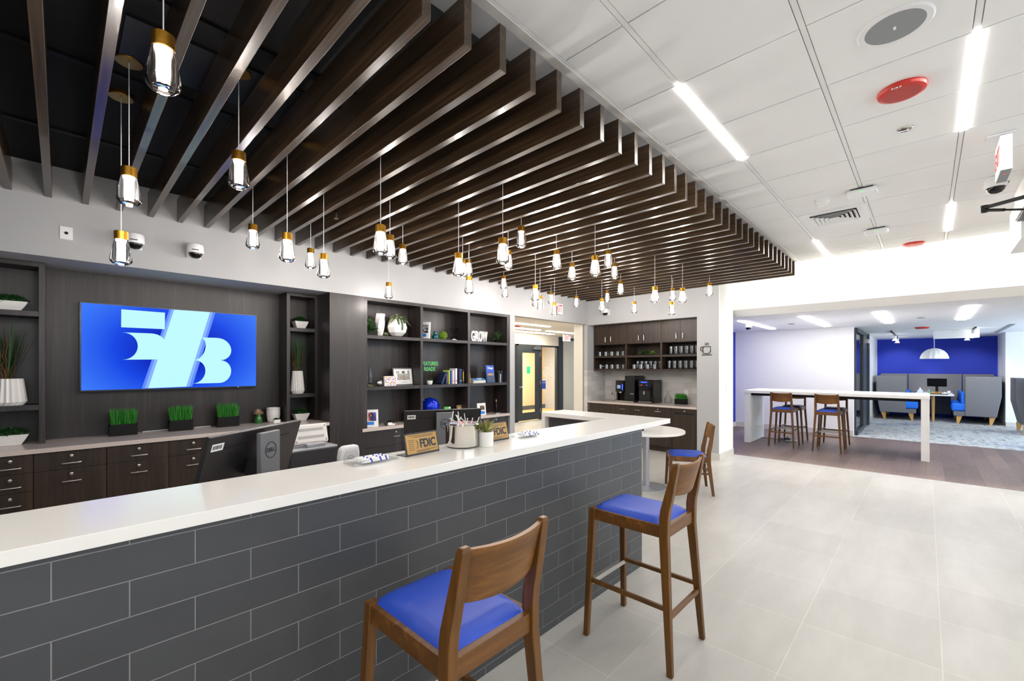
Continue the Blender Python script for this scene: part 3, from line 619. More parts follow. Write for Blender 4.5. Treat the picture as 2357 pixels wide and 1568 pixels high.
def boxwood(m, c, rx, ry, rz, n):
    for i in range(n):
        a, el = random.random() * 2 * PI, math.asin(random.random()); rr = random.uniform(.75, 1.05)
        d = Vector((math.cos(a) * math.cos(el), math.sin(a) * math.cos(el), math.sin(el))); q = Vector(c) + Vector((d.x * rx, d.y * ry, d.z * rz)) * rr
        m.leaf(q - d * .015, d + Vector((random.gauss(0, .5), random.gauss(0, .5), random.gauss(.3, .4))), .035, .012, .2, 2)
def bowl(label, loc, w, h, group='white bowls of clipped greenery'):
    t = thing('bowl_planter', label, 'planter', loc, 0, group)
    d = .13; vs = []; lv = [(0, .60), (.15, .66), (.5, .82), (1, 1)]
    for z, s in lv: vs += [(-w / 2 * s, -d / 2 * s, h * z), (w / 2 * s, -d / 2 * s, h * z), (w / 2 * s, d / 2 * s, h * z), (-w / 2 * s, d / 2 * s, h * z)]
    fs = [(3, 2, 1, 0)] + [(4 * i + j, 4 * i + (j + 1) % 4, 4 * i + 4 + (j + 1) % 4, 4 * i + 4 + j) for i in range(3) for j in range(4)] + [(12, 13, 14, 15)]
    part('bowl', MB().add(vs, fs), M['ceramic'], t, bevel=.004)
    m = MB(); boxwood(m, (0, 0, h), w * .5, d * .5, .055, 420); m.ball((0, 0, h), 1, 12, 6, (w * .42, d * .4, .04))
    part('greenery', m, M['grassdark'], t, kind='stuff')
xl = -.285
bowl('white bowl of greenery on the top shelf of the far left unit', (xl, 5.33, 1.948), .21, .075)
bowl('white bowl of greenery on the counter under the far left unit', (xl, 5.31, ZL), .22, .085)
xm = 1.96
bowl('white bowl of greenery on the top shelf right of the screen', (xm, 5.35, 1.948), .155, .085)
bowl('white bowl of greenery on the counter behind the scanner', (xm, 5.33, ZL), .17, .085)
def fluted(label, loc, r0, r1, h, stems, hh, spread):
    t = thing('fluted_vase', label, 'vase', loc, 0, 'fluted white vases of twigs'); n = 44
    vs = []; fs = []; lv = [(0, .80, 0), (.13, 1.0, 0), (.14, 1.0, 1), (1, r0 / r1, 1), (1, r0 / r1 * .86, 1), (.85, r0 / r1 * .8, 1)]
    for z, s, k in lv:
        for j in range(n):
            a = 2 * PI * (j + .5 * 0) / n; q = 1 + (.05 if j % 2 else -.05) * (1 if z > .1 else -1)
            vs.append((r1 * s * q * math.cos(a), r1 * s * q * math.sin(a), h * z))
    for i in range(len(lv) - 1):
        for j in range(n): fs.append((i * n + j, i * n + (j + 1) % n, (i + 1) * n + (j + 1) % n, (i + 1) * n + j))
    fs.append(tuple(range(n))[::-1])
    part('vase', MB().add(vs, fs), M['ceramicmatt'], t)
    g = MB(); tw = MB()
    for i in range(stems):
        a = random.random() * 2 * PI; k = random.uniform(.15, 1) * spread
        d = Vector((math.cos(a) * k, math.sin(a) * k * .3, 1)); L_ = hh * random.uniform(.55, 1)
        if i % 4: g.leaf((d.x * .02, d.y * .02, h * .8), d, L_ + .1, .007, -.03, 4)
        else:
            pts = [Vector((d.x * .02, 0, h * .8)) + d.normalized() * L_ * j / 7 + Vector((math.sin(j * 1.9 + i) * .010, 0, 0)) for j in range(8)]
            tw.tube(pts, .0022, 5, .0012)
    part('grass_stems', g, M['grassdark'], t); part('twigs', tw, M['twig'], t)
fluted('large fluted white vase of twigs, cut by the left edge', (-.295, 5.34, 1.185), .085, .105, .215, 70, .42, .42)
fluted('fluted white vase of twigs on the shelf right of the screen', (1.925, 5.33, 1.185), .052, .072, .265, 60, .40, .45)
# small pieces on the screen counter
p = Vector((1.535, 5.40, ZL)); t = thing('green_bottle_vase', 'small green glazed vase with pale spiky succulent', 'vase', p)
part('vase', MB().lathe([(.032, 0), (.038, .02), (.037, .055), (.022, .085), (.018, .098), (.015, .098), (.014, .06)], 20), M['greenceramic'], t, smooth=True)
m = MB()
for i in range(40):
    a = i * 2.4; el = .15 + 1.3 * (i / 40); m.leaf((0, 0, .095), (math.cos(a) * math.cos(el), math.sin(a) * math.cos(el), math.sin(el)), .055 + .02 * (i % 3) / 3, .013, -.05, 3)
part('succulent', m, M['leafpeach'], t)
p = Vector((1.685, 5.39, ZL)); t = thing('ceramic_pot', 'large white ceramic pot with quilted lattice relief', 'pot', p)
m = MB(); n = 48; prof = [(.045, 0), (.055, .01), (.064, .05), (.067, .10), (.067, .135), (.069, .15), (.069, .166), (.062, .166), (.058, .12)]
pr2 = []
for i in range(30): z = .012 + .125 * i / 29; pr2.append((.055 + .012 * min(1, z / .09), z))
prof = [(.045, 0)] + pr2 + [(.070, .142), (.070, .166), (.063, .166), (.058, .12)]
part('pot', m.lathe(prof, n, amp=lambda i, j: 1 + (.07 * abs(math.sin((j / n * 2 * PI) * 8 + i * .42)) * abs(math.sin((j / n * 2 * PI) * 8 - i * .42)) if 1 < i < 30 else 0)), M['ceramicmatt'], t, smooth=True)
p = Vector((1.675, 5.255, ZL)); t = thing('succulent_pot', 'tiny white pot of green succulent before the quilted pot', 'plant', p)
part('pot', MB().box(-.036, .036, -.025, .025, 0, .042), M['ceramic'], t, bevel=.01)
m = MB()
for i in range(34):
    a = i * 2.4; el = .2 + 1.1 * (i % 7) / 7; m.leaf((random.uniform(-.02, .02), 0, .038), (math.cos(a) * math.cos(el), math.sin(a) * math.cos(el), math.sin(el)), .032, .016, .1, 3)
part('succulent', m, M['leaf'], t)
solo('power_cable', MB().tube([(.55, 5.47, ZL + .004), (.72, 5.465, ZL + .006), (.78, 5.47, ZL + .004)], .004, 6).tube([(.96, 5.47, ZL + .004), (1.05, 5.465, ZL + .006), (1.10, 5.47, ZL + .004)], .004, 6), M['whiteplastic'], 'white cable along the back of the screen counter', 'cable')

# ------------------------------------------------------------------ things in the bookcase
def sx(px, Y): return ony(px, 800, Y).x
Y1 = 5.06
# top row
x = sx(848, 5.0); t = thing('leafy_plant', 'broad leaved dark succulent at the left end of the top shelf', 'plant', (x + .01, 5.03, ZR1))
m = MB()
for i in range(26):
    a = i * 2.4; el = .1 + 1.2 * (i / 26); m.leaf((0, 0, .04 + .05 * i / 26), (math.cos(a) * math.cos(el), math.sin(a) * math.cos(el) * .7, math.sin(el) + .1), .155, .075, .1, 4)
part('leaves', m, M['leaf'], t)
x = sx(875, Y1); t = thing('twisted_vase', 'tall twisted faceted white vase on the top shelf', 'vase', (x, Y1, ZR1))
m = MB(); vs = []; n = 6; lv = 9
for i in range(lv):
    z = i / (lv - 1); r = .030 + .034 * min(1, z * 1.5) ** .8
    for j in range(n): a = 2 * PI * j / n + z * 1.3; vs.append((r * math.cos(a), r * math.sin(a), z * .29))
fs = [(i * n + j, i * n + (j + 1) % n, (i + 1) * n + (j + 1) % n, (i + 1) * n + j) for i in range(lv - 1) for j in range(n)] + [tuple(range(n))[::-1], tuple((lv - 1) * n + j for j in range(n))]
part('vase', m.add(vs, fs), M['ceramicmatt'], t)
x = sx(887, 4.98); t = thing('small_succulent', 'tiny blue green succulent beside the twisted vase', 'plant', (x, 4.97, ZR1)); m = MB()
for i in range(26): a = i * 2.4; el = .1 + 1.2 * (i / 26); m.leaf((0, 0, .01), (math.cos(a) * math.cos(el), math.sin(a) * math.cos(el), math.sin(el)), .05, .016, .1, 3)
part('leaves', m, M['leafpale'], t)
x = sx(913.5, Y1); t = thing('faceted_planter', 'round faceted white planter with trailing greenery on the top shelf', 'planter', (x, Y1, ZR1))
m = MB(); R_ = .136
bm_v = []; bm_f = []
ico = [(0, -.526, .851), (0, .526, .851), (.851, 0, .526), (.526, .851, 0), (-.526, .851, 0), (-.851, 0, .526), (-.526, -.851, 0), (.526, -.851, 0), (.851, 0, -.526), (0, -.526, -.851), (0, .526, -.851), (-.851, 0, -.526)]
cub = [Vector(q).normalized() for q in [(sx_, sy_, 0) for sx_ in (-1, 1) for sy_ in (-1, 1)] + [(sx_, 0, sz_) for sx_ in (-1, 1) for sz_ in (-1, 1)] + [(0, sy_, sz_) for sy_ in (-1, 1) for sz_ in (-1, 1)]]
m.ball((0, 0, R_ * .93), R_, 8, 6, (1, 1, .95))
part('pot', m, M['ceramic'], t, bevel=.006)
m = MB()
for i in range(34):
    a = random.random() * 2 * PI; el = random.uniform(.0, .9); m.leaf((random.uniform(-.02, .03), random.uniform(-.03, .02), .25), (math.cos(a) * math.cos(el) + .15, math.sin(a) * math.cos(el) * .8, math.sin(el)), random.uniform(.13, .20), .034, .7, 6)
part('air_plant', m, M['leafpale'], t)
m = MB()
for dx, L_ in ((-.055, .09), (-.005, .17), (.03, .08)):
    for i in range(int(L_ / .009)):
        z = .245 - i * .009; yy = -math.sqrt(max(0, R_ ** 2 - (z - R_ * .93) ** 2)) - .008 - .01 * (z > .21)
        for s_ in (-1, 1): m.ball((dx + s_ * .006, yy, z), .0058, 6, 4)
part('trailing_strands', m, M['grassdark'], t)
def photo_frame(label, loc, w, h, rz, tilt, parts_, mat='paper', thick=.018, group=None):
    t = thing('photo_frame', label, 'picture frame', loc, rz, group); F_ = frame(0, tilt)
    part('frame', MB().cbox(F_ @ Vector((0, h / 2, 0)), w, h, thick, M=F_), M[mat], t, bevel=.002)
    part('strut', MB().bar((0, thick + .01 + h * .25, 0), (0, .01 + math.sin(tilt) * h * .6, h * .6), .03, .006), M['black'], t)
    for nm, u0, u1, v0, v1, mm in parts_:
        c_ = F_ @ Vector(((u0 + u1) / 2 * w, (v0 + v1) / 2 * h, thick / 2 + .001)); part(nm, MB().cbox(c_, (u1 - u0) * w, (v1 - v0) * h, .002, M=F_), mm, t)
    return t
def collage(name, cols, sc):
    m, N, L, b = base(name); tc = N.new('ShaderNodeTexCoord'); v = N.new('ShaderNodeTexVoronoi'); v.inputs['Scale'].default_value = sc; L.new(tc.outputs['Object'], v.inputs['Vector'])
    sp = N.new('ShaderNodeSeparateColor'); L.new(v.outputs['Color'], sp.inputs[0]); cr = N.new('ShaderNodeValToRGB'); cr.color_ramp.interpolation = 'CONSTANT'
    el = cr.color_ramp.elements; el[0].color = lin(cols[0]); el[1].position = 1 / len(cols); el[1].color = lin(cols[1])
    for i, c_ in enumerate(cols[2:]): e_ = el.new((i + 2) / len(cols)); e_.color = lin(c_)
    L.new(sp.outputs[0], cr.inputs[0]); L.new(cr.outputs[0], b.inputs['Base Color']); b.inputs['Roughness'].default_value = .5; return m
M['pic1'] = collage('night photo', ['101a4a', '1a2a80', 'd07a3a', '20202a', 'd85a6a', '2a4ac0', '12121a'], 45)
M['pic2'] = collage('grey photo', ['1a1c20', 'c8ccd2', '3a4048', '8a9098'], 40)
M['pic3'] = collage('group photo', ['4a4038', '2a2624', '8a7462', 'c8b8a4', '5a4a3c'], 50)
M['pic4'] = collage('confetti', ['f4f2f4', 'f4f2f4', 'f2b03a', 'f6f4f6', 'd84a3a', 'f4f2f4', '2a3a7a', 'f4f4f4', 'b8a4d8'], 90)
M['pic5'] = collage('print collage', ['e8d8b0', '5a5a5c', 'e0c896', '7a7a78', 'ecb43a', 'cfc8b8'], 28)
std = lambda pic: [('photo', -.24, .34, .34, .84, pic), ('caption_card', -.36, .18, .12, .30, M['blueprint'])]
x = sx(979, 5.0); photo_frame('tilted white photo frame beside the teal vase on the top shelf', (x + .005, 5.03, ZR1), .16, .235, -1.0, .12, std(M['pic2']), group='white photo frames')
x = sx(1002, Y1); t = thing('gourd_vase', 'teal glazed gourd shaped vase on the top shelf', 'vase', (x, Y1, ZR1))
part('vase', MB().lathe([(.03, 0), (.042, .012), (.047, .035), (.038, .062), (.026, .078), (.028, .098), (.020, .116), (.012, .120)], 24), M['tealceramic'], t, smooth=True)
x = sx(1020, 5.03); m = MB(); m.ball((0, 0, .062), .058, 20, 12); 
for i in range(260):
    a, el = random.random() * 2 * PI, random.uniform(-1.3, 1.5); d = Vector((math.cos(a) * math.cos(el), math.sin(a) * math.cos(el), math.sin(el))); m.ball(Vector((0, 0, .062)) + d * .056, random.uniform(.005, .010), 6, 4)
solo('moss_ball', m, M['moss'], 'green moss ball between the teal vase and the hourglass', 'ornament', (x, 5.03, ZR1), smooth=True)
x = sx(1045, 5.06); t = thing('hourglass', 'clear glass hourglass with white sand on the top shelf', 'hourglass', (x, 5.06, ZR1))
part('glass_body', MB().lathe([(.066, 0), (.069, .008), (.034, .06), (.006, .09), (.034, .12), (.074, .17), (.072, .18)], 24), M['glassclear'], t, smooth=True)
part('sand', MB().lathe([(.050, .004), (.040, .014), (.010, .028), (.001, .03)], 20), M['paper'], t, smooth=True)
x = sx(1104, 5.0); t = thing('grow_letters', 'white block letters spelling GROW on the top shelf', 'letters', (x, 5.02, ZR1))
gx = -.165
for chh, w_ in zip('GROW', (.074, .072, .074, .104)):
    me = text('letter', chh, .16, M['paper'], t, NEGY, (gx + w_ / 2, 0, .0575), ext=.016, fat=.004, w=w_); gx += w_ + .004
    zs = [v.co.z for v in me.data.vertices]; lo = min(zs); k = .165 / (max(zs) - lo)
    for v in me.data.vertices: v.co.z = (v.co.z - lo) * k + .001
x = sx(1146, 5.03); t = thing('spiky_plant', 'dark spiky air plant at the lobby end of the top shelf', 'plant', (x - .01, 5.03, ZR1)); m = MB()
for i in range(46):
    a = i * 2.4; el = .25 + 1.2 * (i % 11) / 11; m.leaf((0, 0, .05), (math.cos(a) * math.cos(el), math.sin(a) * math.cos(el) * .6, math.sin(el)), random.uniform(.17, .27), .014, .38, 6)
part('leaves', m, M['leaf'], t)
# middle row
for i, (px, h_, lab) in enumerate(((838, .235, 'blue tinted crystal point at the left end of the middle shelf'), (851, .265, 'tall faceted crystal point beside the green sprig'))):
    x = max(2.615, sx(px + 2, 5.02)); solo('crystal_point', MB().lathe([(.02, 0), (.036, .07), (.034, h_ * .45), (.012, h_ * .92), (.002, h_)], 6), M['crystal'], lab, 'ornament', (x + .005, 5.02 + .03 * i, ZR2), group='crystal points')
x = sx(853, 4.96); t = thing('green_sprig', 'pale green sprig lying by the crystal points', 'plant', (x, 4.95, ZR2)); m = MB()
for i in range(60): a = random.random() * 2 * PI; el = random.uniform(.05, 1.2); m.leaf((random.uniform(-.03, .03), 0, .003), (math.cos(a) * math.cos(el), math.sin(a) * .5, math.sin(el)), .05, .006, .3, 3)
part('leaves', m, M['leafpale'], t)
x = sx(872, 4.99); solo('mirror_ball', MB().ball((0, 0, .044), .044, 24, 16), M['chrome'], 'small chrome ball beside the confetti picture', 'ornament', (x, 4.99, ZR2), smooth=True)
x = sx(897.5, 5.0); photo_frame('clear block picture of coloured dots before the grey print', (x, 5.0, ZR2), .165, .128, 0, .04, [('photo', -.46, .46, .04, .96, M['pic4'])], 'ceramic', .03)
x = sx(928, 5.1); t = photo_frame('wide grey framed typographic print on the middle shelf', (x, 5.09, ZR2), .295, .235, 0, .16, [('mat_board', -.46, .46, .07, .93, M['paper']), ('print', -.30, .34, .30, .66, M['pic5'])], 'greyplastic', .014)
F_ = frame(0, .16)
for chh, u in zip('HME', (-.27, .02, .29)): text('lettering', chh, .054, M['darkgrey'], t, F_, F_ @ Vector((u * .295, .74 * .235, .0105)), ext=.0005, fat=.001)
text('lettering', 'WELCOME HOME', .012, M['greyplastic'], t, F_, F_ @ Vector((.01, .18 * .235, .0105)), ext=.0005)
M['signgreen'] = pm('sign green', '5cc46a', .5)
x = sx(994, 5.1) - .01; t = thing('reads_sign', 'green cut-out lettering FEATURED READS on a thin black stand', 'sign', (x, 5.10, ZR2))
text('lettering', 'FEATURED', .078, M['signgreen'], t, NEGY, (-.018, 0, .292), ext=.002, fat=.0015, w=.272); text('lettering', 'READS', .078, M['signgreen'], t, NEGY, (-.03, 0, .215), ext=.002, fat=.0015, w=.19)
part('stand', MB().tube([(.03, .004, .01), (.03, .004, .32)], .0025, 6).box(-.06, .12, -.03, .03, 0, .006), M['black'], t)
x = sx(989, 4.97); t = thing('succulent_pot', 'round white pot of succulents under the READS lettering', 'plant', (x, 4.97, ZR2))
part('pot', MB().lathe([(.022, 0), (.034, .010), (.041, .035), (.040, .06), (.036, .06), (.03, .04)], 20), M['ceramic'], t, smooth=True); m = MB()
for i in range(40): a = i * 2.4; el = .1 + 1.2 * (i % 9) / 9; m.leaf((math.cos(a) * .015, math.sin(a) * .015, .055), (math.cos(a) * math.cos(el), math.sin(a) * math.cos(el), math.sin(el)), .05, .012, .1, 3)
part('succulent', m, M['leaf'], t)
BK = [('navy', 1015, 'dark navy book leaning at the left of the row', .030, .165, -.42, '14204a'), ('navy2', 1025, 'blue book leaning against the upright ones', .022, .17, -.06, '12305e'), ('or', 1027.5, 'black book with orange spine lettering', .014, .165, 0, '3a2a26'),
      ('lime', 1031.5, 'lime and pink spined book in the shelf row', .018, .20, 0, 'b4d84a'), ('blue', 1036, 'bright blue spined book in the shelf row', .016, .195, 0, '3458b8'), ('pink', 1040.5, 'pale pink spined book in the shelf row', .030, .20, 0, 'e4cdd0'),
      ('white', 1047.5, 'tall white spined book in the shelf row', .028, .225, 0, 'dfe2ea'), ('midnight', 1054.5, 'very dark blue book in the shelf row', .022, .21, 0, '0e1a38'), ('blue2', 1058, 'mid blue spined book near the end of the row', .020, .22, 0, '2c4486'), ('yellow', 1063.5, 'black book with yellow spine lettering ending the row', .026, .205, 0, '12120f')]
M['spineorange'] = pm('spine orange', 'd8703a', .5); M['spineyellow'] = pm('spine yellow', 'e0b21c', .5); M['spinepink'] = pm('spine pink', 'd86a8a', .5); M['spinegreen'] = pm('spine green', '6ac24a', .5)
M['pages'] = pm('book pages', 'd8d2c4', .8)
xs = [sx(q[1], 4.99) for q in BK]
for (nm, px, lab, w_, h_, lean, col), x in zip(BK, xs):
    t = thing('book', lab, 'book', (x, 5.03, ZR2 + (.006 if lean else 0)), 0, 'books standing on the middle shelf'); R_ = Matrix.Rotation(-lean, 3, 'Y')
    cm_ = pm('cover ' + nm, col, .45)
    b1 = MB(); b1.cbox(R_ @ Vector((0, 0, h_ / 2)), w_, .14, h_, M=R_); part('cover', b1, cm_, t, bevel=.001)
    part('pages', MB().cbox(R_ @ Vector((0, .002, h_ / 2 + .0006)), w_ * .8, .136, h_, M=R_), M['pages'], t)
    acc = {'or': 'spineorange', 'lime': 'spinepink', 'yellow': 'spineyellow', 'white': 'spineorange', 'blue2': 'paper', 'pink': 'spinepink'}.get(nm)
    if acc:
        for zz, zl in (((.25, .12), (.45, .2), (.7, .3)) if nm in ('yellow', 'or') else ((.2, .1),)): part('spine_lettering', MB().cbox((0, -.0705, h_ * zz), w_ * .55, .001, h_ * zl), M[acc], t)
x = sx(1082.5, 5.0)
t = thing('book', 'thin yellow book leaning on the upright of the last bay', 'book', (x, 5.02, ZR2 + .002)); R_ = Matrix.Rotation(-.10, 3, 'Y')
part('cover', MB().cbox(R_ @ Vector((0, 0, .115)), .010, .05, .22, M=R_), M['spineyellow'], t, bevel=.001); part('pages', MB().cbox(R_ @ Vector((0, .001, .1155)), .007, .048, .22, M=R_), M['pages'], t)
for i, (px0, px1, z, h_, lab, col, acc) in enumerate(((1089, 1117, 0, .038, 'brown and white book at the bottom of the flat stack', 'ded9d2', None), (1087, 1116, .038, .022, 'green and yellow book in the middle of the flat stack', '3a86c8', 'spinegreen'), (1091, 1113, .060, .016, 'thin blue book on top of the flat stack', '2848a0', 'paper'))):
    xa, xb = sx(px0, 4.98), sx(px1, 4.98); t = thing('book', lab, 'book', ((xa + xb) / 2, 5.04, ZR2 + z), 0, 'books lying in a flat stack')
    part('cover', MB().box(-(xb - xa) / 2, (xb - xa) / 2, -.07, .07, 0, h_ - .0005), pm('flat cover %d' % i, col, .45), t, bevel=.001)
    part('pages', MB().box(-(xb - xa) / 2 + .002, (xb - xa) / 2 - .004, -.0712, .068, .004, h_ - .004) if i == 0 else MB().box(-(xb - xa) / 2 - .0005, 0, -.066, .068, .003, h_ - .003), M['pages'], t)
    if acc: part('spine_lettering', MB().box(-.01 if i == 1 else -.05, .05, -.0712, -.07, .004, h_ - .004), M[acc], t)
x = sx(1129.5, 4.99); t = thing('display_book', 'large blue city guide book standing face out', 'book', (x, 4.99, ZR2)); F_ = frame(0, .12); w_, h_ = .172, .275
part('cover', MB().cbox(F_ @ Vector((0, h_ / 2, 0)), w_, h_, .02, M=F_), pm('guide blue', '2350b4', .35), t, bevel=.001)
part('pages', MB().cbox(F_ @ Vector((.002, h_ / 2 + .0006, 0)), w_ - .002, h_, .015, M=F_), M['pages'], t)
text('lettering', 'Chicago', .052, M['paper'], t, F_, F_ @ Vector((.002, h_ * .84, .0108)), ext=.0006, fat=.0008, w=.118)
part('cover_picture', MB().prism([(-.085, .0), (.085, .0), (.085, .085)] + [(.078 * math.cos(PI * i / 12), .10 + .065 * math.sin(PI * i / 12)) for i in range(13)] + [(-.085, .085)], .001, F_, F_ @ Vector((0, .002, .0102))), pm('cover slate', '2f4660', .4), t)
part('cover_band', MB().prism([(.065 * math.cos(PI * i / 12), .125 + .022 * math.sin(PI * i / 12)) for i in range(13)] + [(-.065, .112), (.065, .112)], .001, F_, F_ @ Vector((0, .002, .0112))), pm('cover warm', 'b08a66', .4), t)
for px, w_, h_, lab, col in ((1146, .03, .18, 'dark book half hidden behind the city guide', '20201e'), (1149.5, .016, .135, 'short white spined book right of the city guide', 'c8ccd2'), (1153, .010, .18, 'tall slim grey blue book right of the city guide', '3a5068')):
    x = sx(px, 5.03); t = thing('book', lab, 'book', (x, 5.06, ZR2), 0, 'books behind the city guide')
    part('cover', MB().box(-w_ / 2, w_ / 2, -.06, .06, 0, h_), pm('c' + col, col, .45), t, bevel=.001); part('pages', MB().box(-w_ * .4, w_ * .4, -.056, .058, .002, h_ + .0008), M['pages'], t)
# bottom row, on the bookcase counter
x = sx(857, 5.0); photo_frame('white photo frame with fireworks picture on the bookcase counter', (x - .01, 5.0, ZRC), .165, .215, -.35, .14, std(M['pic1']), group='white photo frames')
x = sx(897, 4.99); t = thing('chrome_sculpture', 'low arched chrome ornament on the bookcase counter', 'ornament', (x, 5.0, ZRC))
m = MB(); pts = [(.062 * math.cos(PI - PI * i / 10), 0, .012 + .05 * math.sin(PI * i / 10)) for i in range(11)]
part('arch', m.lathe([(.001, .0), (.062, .012), (.058, .03), (.04, .05), (.015, .062), (.001, .064)], 24), M['chrome'], t, smooth=True)
part('foot', MB().cbox((0, -.052, .012), .1, .03, .02), M['paper'], t, bevel=.008)
x = sx(946, 5.08); solo('dark_box', MB().box(-.055, .055, -.05, .05, 0, .15), M['navy'], 'dark navy box standing behind the far monitor', 'box', (x - .01, 5.10, ZRC), bevel=.002)
x = sx(992, 5.04); m, N, L, b = base('blue glitter'); b.inputs['Base Color'].default_value = lin('0c2cc0'); b.inputs['Roughness'].default_value = .18; b.inputs['Metallic'].default_value = .4
vv = N.new('ShaderNodeTexVoronoi'); vv.inputs['Scale'].default_value = 70; tc = N.new('ShaderNodeTexCoord'); L.new(tc.outputs['Object'], vv.inputs['Vector']); bp = N.new('ShaderNodeBump'); bp.inputs['Strength'].default_value = .25; L.new(vv.outputs['Distance'], bp.inputs['Height']); L.new(bp.outputs[0], b.inputs['Normal'])
t = thing('blue_ball', 'big glittering blue ball ornament in the bottom middle bay', 'ornament', (x, 5.06, ZRC)); z_ = .135
part('ball', MB().ball((0, 0, z_ + .05), .135, 32, 20), m, t, smooth=True); part('hook', MB().tube([(-.1, 0, z_ + .14), (-.115, 0, z_ + .17)], .006, 8), M['steel'], t)
part('ring_stand', MB().lathe([(.075, 0), (.08, .05), (.09, .085), (.08, .085), (.07, .03)], 20), M['black'], t, smooth=True)
x = sx(1031, 5.0); t = thing('display_book', "green children's book standing face out behind the monitor", 'book', (x, 5.0, ZRC)); F_ = frame(0, .1); w_, h_ = .118, .175
part('cover', MB().cbox(F_ @ Vector((0, h_ / 2, 0)), w_, h_, .012, M=F_), pm('kids green', '44a838', .4), t, bevel=.001)
for i in range(4): part('cover_lettering', MB().cbox(F_ @ Vector((.022, .12 - i * .02, .0065)), .05, .009, .001, M=F_), M['paper'], t)
part('cover_picture', MB().cbox(F_ @ Vector((-.036, .10, .0065)), .018, .06, .001, M=F_), M['red'], t)
part('cover_corner', MB().cbox(F_ @ Vector((.04, .158, .0065)), .028, .02, .001, M=F_), M['paper'], t)
x = sx(1059, 5.06); photo_frame('small tan framed picture next to the green book', (x, 5.05, ZRC), .14, .18, .18, .1, [('photo', -.36, .36, .2, .86, M['pic5'])], 'gold', .012)
x = sx(1109, 5.02); photo_frame('white photo frame with group picture right of the monitor', (x + .0, 5.02, ZRC), .16, .185, -.1, .12, [('photo', -.2, .34, .42, .8, M['pic3']), ('caption_card', -.22, .34, .08, .32, M['blueprint'])], group='white photo frames')
x = sx(1144, 5.0); t = thing('tower_model', 'slim dark glass bottle shaped ornament at the lobby end of the counter', 'ornament', (x, 5.02, ZRC))
part('foot', MB().box(-.04, .04, -.04, .04, 0, .01), M['steel'], t, bevel=.002); part('shaft', MB().lathe([(.016, .01), (.017, .12), (.014, .15), (.010, .165), (.010, .19)], 14), M['blackgloss'], t, smooth=True)
part('stopper', MB().lathe([(.011, .19), (.011, .225)], 14), M['gold'], t, smooth=True)

# ------------------------------------------------------------------ coffee nook
XU = 7.537
def vpull(mb, c, L, vert=True):      # handle standing out towards -X
    c = Vector(c); d = Vector((0, 0, 1)) if vert else Vector((0, 1, 0)); x = Vector((-.028, 0, 0))
    a, b_ = c - d * L / 2, c + d * L / 2
    return mb.tube([a, a + x * .8, a + x + d * .006, b_ + x - d * .006, b_ + x * .8, b_], .005, 8)
CB = ((4.905, 4.178, 4.558, 4.623, 4.50, 'upper coffee cabinet with short mugs below, at the lobby end'), (4.178, 3.474, 3.844, 3.905, 3.80, 'upper coffee cabinet with a leafy plant in its open shelf'), (3.474, 2.762, 3.126, 3.19, 3.07, 'upper coffee cabinet with two rows of tall mugs below'))
for ya, yb, ym, h1, h2, lab in CB:
    o = (XU, (ya + yb) / 2, 1.425); t = thing('wall_cabinet', lab, 'cabinet', o, 0, 'upper cabinets of the coffee nook')
    part('carcass', MB(o).box(XU + .02, 7.975, yb, yb + .017, 1.425, 2.40).box(XU + .02, 7.975, ya - .017, ya, 1.425, 2.40).box(7.96, 7.975, yb + .017, ya - .017, 1.425, 2.40).box(XU + .02, 7.96, yb + .017, ya - .017, 1.94, 2.40), M['lambrown'], t)
    part('face_frame', MB(o).box(XU, XU + .02, yb, yb + .017, 1.425, 1.945).box(XU, XU + .02, ya - .017, ya, 1.425, 1.945), M['lambrown'], t)
    part('bottom_shelf', MB(o).box(XU, 7.96, yb + .017, ya - .017, 1.425, 1.462), M['lambrown'], t, bevel=.001)
    part('shelf', MB(o).box(XU + .003, 7.96, yb + .017, ya - .017, 1.683, 1.722), M['lambrown'], t, bevel=.001)
    for y0, y1, hy in ((ym, ya, h1), (yb, ym, h2)):
        d = part('door', MB(o).box(XU - .002, XU + .017, y0 + .002, y1 - .002, 1.948, 2.40), M['lambrown'], t, bevel=.001)
        part('handle', vpull(MB(o), (XU - .002, hy, 2.05), .10), M['steel'], d, smooth=True)
o = (XC, 3.83, 0)
def nook_base(label, ya, yb, pulls, locks, extra=None):
    o = (XC, (ya + yb) / 2, 0); t = thing('base_cabinet', label, 'cabinet', o, 0, 'base cabinets of the coffee nook')
    part('body', MB(o).box(XC + .02, 7.975, yb + .002, ya - .002, .095, .79).box(XC + .08, 7.975, yb + .002, ya - .002, 0, .095), M['lambrown'], t)
    n = len(pulls); 
    for i, (y1, y0, z0, z1, py, pz, vert, lk) in enumerate(pulls):
        d = part('door' if z0 < .3 else 'drawer_front', MB(o).box(XC, XC + .019, y0 + .002, y1 - .002, z0, z1), M['lambrown'], t, bevel=.001)
        if py: part('handle', vpull(MB(o), (XC, py, pz), .10, vert), M['steel'], d, smooth=True)
        if lk: part('lock', MB(o).lathe([(.011, 0), (.011, .008), (.007, .01)], 12, (XC, lk, .748), None, Matrix.Rotation(-PI / 2, 3, 'Y')), M['steel'], d, smooth=True)
    return t, o
nook_base('coffee base cabinet at the lobby end with an upright handle', 4.895, 4.28, [(4.895, 4.28, .10, .788, 4.855, .71, True, None)], [])
nook_base('coffee base cabinet under the brewers, behind the bar return', 4.28, 3.65, [(4.28, 3.965, .10, .788, 4.13, .713, False, None), (3.965, 3.65, .10, .788, 3.82, .712, False, None)], [])
nook_base('coffee base cabinet with key lock, left of the waste cabinet', 3.65, 3.182, [(3.65, 3.182, .62, .788, 3.432, .712, False, 3.433), (3.65, 3.182, .10, .617, None, 0, False, None)], [])
t, o = nook_base('waste cabinet with a long black slot near the wall pier', 3.182, 2.76, [(3.182, 2.76, .10, .788, None, 0, False, 2.962)], [])
